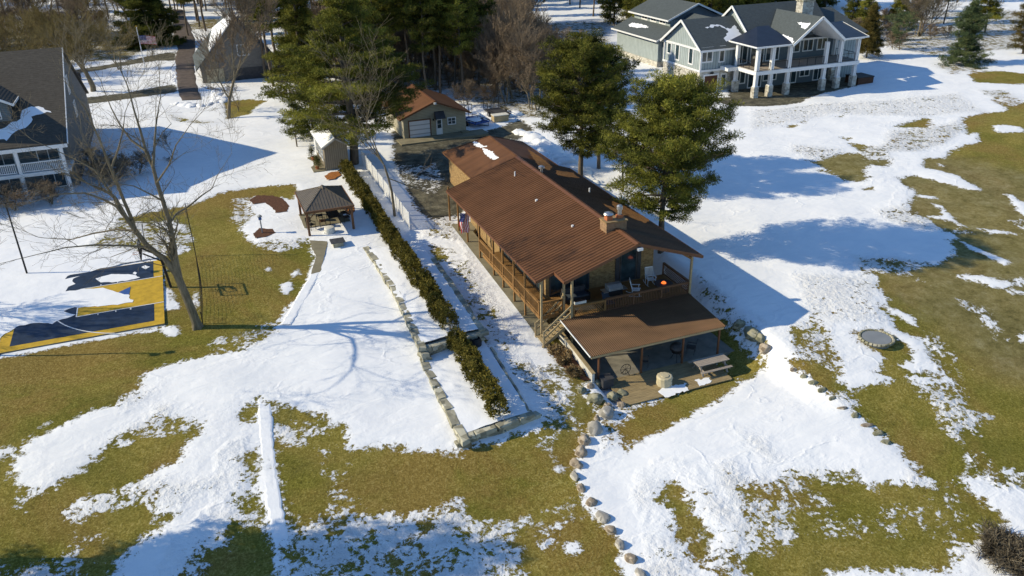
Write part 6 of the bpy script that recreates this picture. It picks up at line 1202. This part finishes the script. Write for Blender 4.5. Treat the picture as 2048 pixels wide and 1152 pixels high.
def pine(seed, label, loc, h, c0, rad, prof='round', mat='needle', name='pine_tree', group=None, dens=1., leaf=.26, per=46, trunk_r=None, lean=(0, 0), flat=.55, gap=0., cat='tree', whorl=.75):
    r = random.Random(seed); t = thing(name, label, cat, loc, group); t['_o'] = (0, 0, 0); segs = []; C = []; R = []; T = []; tr = trunk_r or h*.016
    def ax(z): return Vector((lean[0]*z/h+.12*sin(z*.6+seed), lean[1]*z/h+.12*cos(z*.5+seed), z))
    zs = np.linspace(-.2, h*.97, 12)
    for i in range(11): segs.append((ax(zs[i]), ax(zs[i+1]), tr*(1-.85*max(0, zs[i])/h), tr*(1-.85*zs[i+1]/h)))
    z = h*c0; 
    while z < h*.98:
        u = (z/h-c0)/(1-c0)
        if prof == 'round': pr = (.45+.55*sin(pi*(.12+.86*u)))*(1-max(0, u-.72)*1.7)
        elif prof == 'cone': pr = (1-u)**.85+.05
        else: pr = max(.15, (1-u)**.55*(.75+.25*sin(u*9+seed)))
        nl = max(3, int(round((6 if u < .85 else 5)*dens)))
        a0 = r.random()*6.28
        for k in range(nl):
            if r.random() < gap or (prof == 'round' and u < .16 and r.random() < .5): continue
            a = a0+k*2*pi/nl+r.uniform(-.35, .35); L = rad*min(1.05, pr)*r.uniform(.6, 1.1); el = (.05+.55*u if prof != 'cone' else -.12+.45*u)+r.uniform(-.12, .12)
            p = ax(z+r.uniform(-.3, .3)); dirv = Vector((cos(a)*cos(el), sin(a)*cos(el), sin(el))); m1 = p+dirv*L*.5+Vector((0, 0, -.04*L)); e = p+dirv*L+Vector((0, 0, (.10 if prof == 'round' else -.03)*L))
            br = max(.02, tr*.34*(1-u*.6)); segs.append((p, m1, br, br*.6)); segs.append((m1, e, br*.6, .012))
            n = max(2, int(L*2.5*dens)); side = Vector((-sin(a), cos(a), 0)); tone = r.gauss(.5, .18)
            for i in range(n):
                f = .32+.68*(i+r.random())/n; c = p.lerp(m1, f*2) if f < .5 else m1.lerp(e, f*2-1); wd = L*.30*(1.1-abs(f-.6))
                c = c+side*r.uniform(-wd, wd)+Vector((0, 0, r.uniform(-.1, .28))); C.append(c); R.append(r.uniform(.28, .55)*(.7+.09*rad)*(1 if f > .5 else .7)); T.append(tone+r.gauss(0, .1))
                if r.random() < .4: segs.append((p.lerp(e, max(.1, f-.15)), c, .02, .008))
        z += whorl*r.uniform(.75, 1.2)*(1 if u < .8 else .7)
    C.append(ax(h)); R.append(.4); T.append(.6)
    V, F_, Tn = leaves(np.array(C), np.array(R), int(per*(2.0 if per > 50 else 1.6)), leaf*(.62 if per > 50 else .8), np.array(T), seed, flat, .11 if per < 50 else .13)
    seg_mesh('trunk', segs, 'pinebark', t, 5); fast_mesh('crown', V, F_, mat, t, Tn); return t
def L3(px, py): return tuple(at(px, py))
pine(3, 'broad rounded pine standing alone right of the brown roofed house', (31.2, 49.9, gz(31.2, 49.9)), 12.9, .25, 4.9, dens=1.5, leaf=.24, per=58, gap=.02, lean=(.4, .2), trunk_r=.27)
pine(5, 'tall pine right of the brown roof, left of the rounded pine', (31.6, 64.5, gz(31.6, 64.5)), 12.8, .28, 4.8, dens=1.35, leaf=.25, per=58, gap=.05, lean=(-.3, .5), trunk_r=.28)
pine(8, 'smaller pine between the two large pines by the brown roof', (35.2, 68.5, gz(35, 68)), 11.6, .2, 3.6, dens=1.15, leaf=.25, per=50, trunk_r=.2)
pine(9, 'low bushy pine tucked behind the brown roof edge', (34.4, 62.0, gz(34, 62)), 6.5, .25, 2.6, dens=1.0, leaf=.22, per=40)
pine(12, 'huge layered white pine towering over the garden shed', (13.8, 79.4, 2.5), 21.0, .20, 8.8, 'layer', 'needle', 'white_pine', dens=1.2, leaf=.30, per=70, trunk_r=.48, flat=.36, gap=.12, whorl=1.05)
pine(14, 'yellow green layered pine left of the towering white pine', (*L3(612, 200)[:2], 2.5), 17.5, .22, 5.6, 'layer', 'needle', 'white_pine', dens=1.1, leaf=.34, per=46, trunk_r=.33, flat=.42, gap=.1, whorl=1.0)
pine(16, 'dark slim pine close behind the garden shed roof', (11.6, 90.5, 2.6), 9.0, .08, 2.6, 'cone', 'needle_dark', dens=1.1, leaf=.25, per=44)
pine(17, 'small spreading pine left of the garden shed', (9.4, 88.0, 2.6), 5.2, .3, 2.6, 'layer', 'needle_dark', dens=1, leaf=.22, per=40, flat=.4)
pine(18, 'dense bushy pine between white pine and grey house', (14.5, 113, 2.6), 13, .15, 4.2, 'layer', 'needle', dens=1.1, leaf=.33, per=42)
# potted evergreens by the shed
for x, y, lb in ((10.0, 79.2, 'tiny potted evergreen at the near shed corner'), (10.1, 82.4, 'tiny potted evergreen by the middle of the shed')):
    t = pine(30+int(y), lb, (x, y, gz(x, y)+.1), 1.3, .22, .38, 'cone', 'needle_dark', 'potted_evergreen', 'potted evergreens by the shed', dens=.9, leaf=.09, per=22, trunk_r=.03, cat='potted tree', whorl=.15); MB().lathe(0, 0, [(.15, -.02), (.2, .26), (.2, .28)], 10).build('pot', 'terracotta', t)
# trees on the far right
pine(21, 'large blue green pine standing in the snow at the far right', L3(1925, 128), 8.6, .05, 4.2, 'layer', 'needle_blue', dens=1.25, leaf=.26, per=52, whorl=.6)
pine(22, 'small pale pine with bare lower trunk on the far right snow', L3(1797, 101), 5.6, .25, 2.6, 'round', 'needle_blue', dens=1.1, leaf=.2, per=40)
pine(23, 'rusty brown juniper at the right end of the big house', L3(1733, 116), 7.6, .16, 2.6, 'cone', 'juniper', 'juniper_tree', dens=1.5, leaf=.2, per=60, whorl=.45)
pine(24, 'dark spruce right behind the big house roof end', L3(1700, 62), 9.5, .05, 2.6, 'cone', 'needle_dark', 'spruce_tree', dens=1.2, leaf=.26, per=46)
pine(25, 'green spruce between dark spruce and open snow field', L3(1722, 70), 8.0, .05, 2.3, 'cone', 'needle', 'spruce_tree', dens=1.2, leaf=.26, per=46)
pine(26, 'slim dark young spruce beside the rusty juniper', L3(1738, 82), 6.0, .05, 1.6, 'cone', 'needle_dark', 'spruce_tree', dens=1, leaf=.22, per=36)
pine(27, 'olive pine above the small pale pine on the right', L3(1795, 52), 9.5, .15, 4.0, 'layer', 'needle', dens=1.1, leaf=.3, per=46)
pine(28, 'tall dark pine behind the large blue green pine', L3(1968, 66), 11, .25, 4.0, 'layer', 'needle', dens=1.1, leaf=.3, per=44)
pine(29, 'tall brownish conifer cut by the right picture edge', L3(2045, 108), 12, .1, 3.6, 'layer', 'juniper', dens=1.1, leaf=.26, per=44)
pine(41, 'big black green spruce beside the far drive at top left', L3(302, 92), 20, .02, 6.0, 'cone', 'needle_dark', 'spruce_tree', dens=1.3, leaf=.42, per=54, whorl=.9)
# traced big bare tree by the court
def traced():
    t = thing('bare_tree', 'big leaning two stemmed bare tree between court and net', 'tree', (-2.48, 51.43, gz(-2.48, 51.43))); O = Vector((-2.48, 51.43, gz(-2.48, 51.43))); t['_o'] = (0, 0, 0); r = random.Random(77); segs = []; tw = []
    paths = [([(396,662),(394,650),(384,622),(366,578),(352,545)], 51.43, 0, .34, .24), ([(352,548),(330,518),(310,505),(290,486),(271,462),(255,440),(238,410)], 51.4, -.4, .20, .12), ([(360,560),(352,522),(346,482),(339,445),(326,402),(314,365),(306,334),(292,302),(281,262),(268,220),(258,182)], 51.4, 1.0, .21, .04),
      ([(271,462),(263,437),(248,402),(236,372),(222,338),(204,292),(186,250),(170,215)], 51.3, -1.5, .13, .03), ([(252,438),(232,412),(205,398),(170,386),(120,388),(62,405)], 51.2, -2.5, .09, .02), ([(306,334),(309,290),(312,250),(318,210)], 51.8, 1.5, .10, .03), ([(339,447),(352,428),(378,412),(402,392),(424,377),(434,352)], 51.6, 2.5, .08, .02),
      ([(318,510),(292,494),(244,491),(188,490),(132,495),(70,510)], 51.0, -3.0, .09, .02), ([(271,461),(232,459),(186,467),(142,479),(90,476)], 51.2, 2.2, .07, .02), ([(238,410),(212,372),(190,340),(150,318),(110,300)], 51.2, 1.5, .09, .02), ([(326,402),(300,388),(268,372),(240,368)], 51.4, -2, .06, .02), ([(292,302),(262,280),(240,250),(222,215),(210,185)], 52, 2.2, .08, .02), ([(314,365),(338,330),(352,290),(372,262)], 51.7, -1.5, .06, .02), ([(222,338),(236,300),(246,262),(250,225)], 50.8, 1.2, .07, .02), ([(346,482),(330,460),(300,446),(262,444)], 51.2, -2.2, .05, .02)]
    for pts, y0, dy, ra, rb in paths:
        q = []
        for i, (a, b) in enumerate(pts): f = i/(len(pts)-1); v = Vector(uny(a, b, y0+dy*f*1.3))-O; q.append(v)
        n = len(q)
        for i in range(n-1):
            r0 = ra+(rb-ra)*i/(n-1); r1 = ra+(rb-ra)*(i+1)/(n-1); segs.append((q[i], q[i+1], r0, r1))
            if ra < .3:
                d = (q[i+1]-q[i]).normalized()
                for _ in range(1): nd = (d+Vector((r.gauss(0, .6), r.gauss(0, .6), r.gauss(0, .4)+.1))).normalized(); grow(segs, tw, r, q[i].lerp(q[i+1], r.random()), nd, r.uniform(1.0, 2.0), min(.03, r1*.5), 2, 5, .5, .05, .2, (1, 2), .006)
        grow(segs, tw, r, q[-1], (q[-1]-q[-2]), 1.8, rb, 1, 5, .4, .1, .16, (2, 3), .006)
    for a in range(5): segs.append((Vector((.3*cos(a*1.3), .3*sin(a*1.3), -.15)), Vector((0, 0, .7)), .16, .2))
    seg_mesh('trunk', segs, 'bark', t, 6); seg_mesh('crown', tw, 'bark', t, 3)
traced()
bare_tree(51, 'slender bare tree rising from the white picket fence', (14.0, 64.3, 2.3), 10.5, 5, 1, .5, 'bark', rad=.13, trunk_h=.45, up=.12, wob=.05)
bare_tree(52, 'reddish brown bare tree in front of the distant grey house', L3(457, 237), 18, 7, 1, .34, 'twig', rad=.24, trunk_h=.28, minr=.016)
bare_tree(53, 'thick spreading bare tree beside the left house gable', L3(187, 184), 17.5, 7, 1, .5, 'twig_y', rad=.42, trunk_h=.2, minr=.014)
bare_tree(54, 'small bare sapling in the shadow of the left house', L3(345, 318), 4.2, 5, 1, .5, 'bark', rad=.06)
bare_tree(55, 'thin young bare tree on the brown grass patch', L3(477, 222), 5.5, 5, 1, .45, 'bark', rad=.07)
bare_tree(56, 'multi stemmed bare tree near the far flagpole', L3(240, 140), 9, 6, 3, .4, 'twig_y', rad=.10)
bare_tree(57, 'leafless clump with reddish bases at the far right', L3(1838, 72), 9.0, 6, 6, .35, 'bark', rad=.13, trunk_h=.3)
# prototypes, then individual copies through the wood
random.seed(5); PR = random.Random(99)
protos = [pine(61, 'tall slender pine in the wood behind the garage', (30.4, 104.5, 2.5), 17.5, .40, 3.6, 'layer', 'needle', dens=1.1, leaf=.36, per=34, trunk_r=.2, group='tall pines in the wood', whorl=1.0),
          pine(62, 'tall slender pine in the wood behind the garage', (26.8, 107.0, 2.5), 19.5, .46, 3.4, 'layer', 'needle_dark', dens=1.1, leaf=.36, per=34, trunk_r=.22, group='tall pines in the wood', whorl=1.0),
          pine(63, 'tall slender pine in the wood behind the garage', (33.0, 103.4, 2.5), 16.0, .36, 3.9, 'round', 'needle', dens=1.0, leaf=.36, per=34, trunk_r=.2, group='tall pines in the wood', whorl=1.0)]
bprotos = [bare_tree(71, 'brown leafless tree in the wood', L3(1075, 222), 10.5, 6, 2, .34, 'twig', rad=.12, trunk_h=.28, minr=.013, group='leafless trees in the wood'), bare_tree(72, 'brown leafless tree in the wood', L3(1012, 190), 11.5, 6, 1, .36, 'twig', rad=.14, minr=.013, group='leafless trees in the wood'), bare_tree(73, 'brown leafless tree in the wood', L3(1045, 168), 10.0, 6, 2, .38, 'twig', rad=.11, minr=.013, group='leafless trees in the wood')]
yproto = bare_tree(74, 'yellowish leafless tree by the road at top left', L3(130, 118), 11, 6, 2, .5, 'twig_y', rad=.16, minr=.013, group='leafless trees by the far road')
shrub = bare_tree(75, 'low leafless brush on the woodland floor', L3(980, 205), 2.6, 5, 5, .5, 'twig', rad=.035, group='brush on the woodland floor', name='brush', trunk_h=.35, up=.08)
taken = [(30.4, 104.5), (26.8, 107), (33, 103.4)]
def inside(p, poly):
    c = False; n = len(poly)
    for i in range(n):
        (x1, y1), (x2, y2) = poly[i], poly[(i+1) % n]
        if (y1 > p[1]) != (y2 > p[1]) and p[0] < (x2-x1)*(p[1]-y1)/(y2-y1)+x1: c = not c
    return c
def scatter(polys, n, dmin, src, label, group, s0, s1, r, seed):
    k = 0; tries = 0; xs = [q[0] for q in polys]; ys = [q[1] for q in polys]
    while k < n and tries < n*60:
        tries += 1; p = (r.uniform(min(xs), max(xs)), r.uniform(min(ys), max(ys)))
        if not inside(p, polys) or any(hypot(p[0]-a, p[1]-b) < dmin for a, b in taken): continue
        taken.append(p); k += 1; c = copy_tree(src[k % len(src)], (p[0], p[1], gz(*p)), r.random()*6.28, r.uniform(s0, s1), label, None, group)
for (a, b) in ((30.8, 108.5), (33.6, 108.0), (28.0, 103.2), (25.6, 111), (22.5, 106), (20.0, 112), (36.5, 107)):
    taken.append((a, b)); copy_tree(protos[len(taken) % 3], (a, b, gz(a, b)), a, PR.uniform(.9, 1.1))
W1 = [(9, 118), (20, 103), (33, 103), (33, 118), (44, 150), (62, 150), (70, 160), (95, 200), (60, 240), (10, 260), (-8, 215), (4, 160)]
scatter(W1, 120, 3.4, protos, None, 'tall pines in the wood', .85, 1.15, PR, 1)
W1b = [(37, 91), (44, 93), (47, 110), (48, 128), (40, 128), (34, 112)]
scatter(W1b, 26, 2.2, bprotos, None, 'leafless trees in the wood', .8, 1.15, PR, 2)
scatter([(34, 106), (48, 112), (65, 160), (40, 170), (20, 140), (12, 120)], 90, 2.0, bprotos, None, 'leafless trees in the wood', .8, 1.2, PR, 2)
scatter([(85, 128), (110, 140), (150, 230), (95, 215), (76, 160), (78, 132)], 60, 3.4, protos, 'tall dark pine behind the large right hand house', 'pines behind the right hand house', .8, 1.0, PR, 3)
scatter([(14, 98), (44, 98), (50, 150), (10, 150)], 90, 1.1, [shrub], None, 'brush on the woodland floor', .6, 1.3, PR, 4)
lowp = pine(64, 'bushy olive pine rising behind the large grey house', (86, 126, gz(86, 126)), 10.5, .08, 3.8, 'round', 'needle', dens=1.1, leaf=.36, per=34, trunk_r=.18, group='bushy pines behind the big house', whorl=.9)
scatter([(80, 124), (98, 122), (135, 150), (120, 170), (95, 165), (76, 145)], 40, 3.4, [lowp], None, 'bushy pines behind the big house', .8, 1.15, PR, 11)
scatter([(-60, 150), (-14, 150), (-4, 190), (-10, 260), (-90, 260)], 70, 3.6, [yproto]+bprotos[:1], 'leafless tree beyond the road at top left', 'leafless trees by the far road', .85, 1.35, PR, 5)
scatter([(-50, 135), (-20, 135), (-18, 150), (-60, 150)], 10, 4, [yproto], 'leafless tree beyond the road at top left', 'leafless trees by the far road', .8, 1.1, PR, 12)
scatter([(-70, 150), (-20, 150), (-10, 200), (-90, 200)], 60, 2.5, [shrub], 'leafless thicket brush at the top left', 'brush at the top left', 1.2, 2.2, PR, 13)
scatter([(-60, 200), (0, 200), (20, 300), (-100, 300)], 46, 5, protos, 'dark pine far off at the top left', 'far pines at top left', .8, 1.1, PR, 6)
scatter([(-2, 205), (8, 190), (20, 250), (0, 260)], 12, 3, bprotos+protos[:1], 'brown leafless tree beyond the grey house', 'trees beyond the grey house', .9, 1.2, PR, 7)
scatter([(112, 104), (150, 118), (175, 150), (150, 150), (115, 125)], 10, 5, [bprotos[0], protos[2]], 'mixed scrub tree at the far right corner', 'scrub trees at the far right', .6, .8, PR, 8)
scatter([(100, 100), (125, 105), (130, 125), (105, 122)], 14, 2, [shrub], 'low leafless brush on the far right snow', 'brush at the far right', .8, 1.4, PR, 9)
for i, (x, y) in enumerate(((-9.5, 84.5), (-8.5, 82.3), (-6.5, 85.5), (-13.5, 79.5), (-16.5, 79.0), (-20, 79.5), (-10.2, 88))):
    c = copy_tree(shrub, (x, y, gz(x, y)), x, (1.4, 1.4, .9), 'twiggy leafless bush planted round the left house', None, 'bushes round the left house')
# small juniper mounds and dry plants by the stair
def drybush(px, py, s, seed, label, world=None):
    p = at(px, py) if world is None else np.array([*world, gz(*world)]); r = np.random.RandomState(seed); t = thing('dry_shrub', label, 'shrub', tuple(p), 'dry shrubs'); t['_o'] = (0, 0, 0)
    C = r.normal(size=(26, 3))*np.array([.35, .35, .16])*s+np.array([0, 0, .32*s]); V, F_, T = leaves(C, np.full(26, .22*s), 46, .13*s+.05, r.normal(.5, .2, 26), seed, .9, .2); fast_mesh('foliage', V, F_, 'dry', t, T)
    mb = MB(); [mb.tube([(0, 0, -.05), (c[0]*.7, c[1]*.7, c[2]*.8)], [.02*s, .01*s], 4) for c in C[:9]]; mb.build('stems', 'twig', t)
for i, a in enumerate([(1112,706,.6,'tan dried shrub nearest the stair foot'), (1127,727,.6,'tan dried shrub in the middle beside the white wall'), (1145,748,.65,'tan dried shrub furthest down the white wall'), (1133,711,.5,'pale dried shrub against the white wall')]): drybush(a[0], a[1], a[2], 200+i, a[3])
tag(patch('mulch_bed', xy((1105,700),(1135,705),(1165,740),(1190,765),(1170,765),(1140,745),(1115,725)), 'mulch', .09, seed=33, amp=.1), kind='structure')
# shaggy dry grass clump at the bottom right
p = at(2012, 1118); sg = thing('dry_grass_clump', 'shaggy grey brown dry grass mound at the bottom right corner', 'grass clump', tuple(p)); sg['_o'] = (0, 0, 0); r = np.random.RandomState(5)
C = r.normal(size=(240, 3))*np.array([.42, .62, .2])+np.array([.2, -.1, .35]); V, F_, T = leaves(C, np.full(240, .28), 70, .30, r.normal(.35, .25, 240), 5, .8, .05, .5); fast_mesh('foliage', V, F_, 'drygrass', sg, T)
MB().lathe(.2, -.1, [(.75, -.1), (.7, .25), (.4, .5), (.05, .6)], 14).build('core', 'mulch', sg)
# trees just out of view on the left: only their shadows reach the lawn
for i, (a, b) in enumerate(((170, 1165), (470, 1130), (730, 1115))):
    g_ = at(a, b); x, y = g_[0]-.94*17.5, g_[1]+.342*17.5; copy_tree(protos[i % 3], (x, y, gz(x, y)), i*1.3, .78, 'pine standing beyond the left picture edge', None, 'pines beyond the left edge')
g_ = at(90, 600); x, y = g_[0]-.94*14, g_[1]+.342*14; copy_tree(bprotos[1], (x, y, gz(x, y)), 1., 1.1, 'bare tree standing beyond the left picture edge', None, 'bare tree beyond the left edge')

for o in bpy.data.objects:
    if '_o' in o: del o['_o']
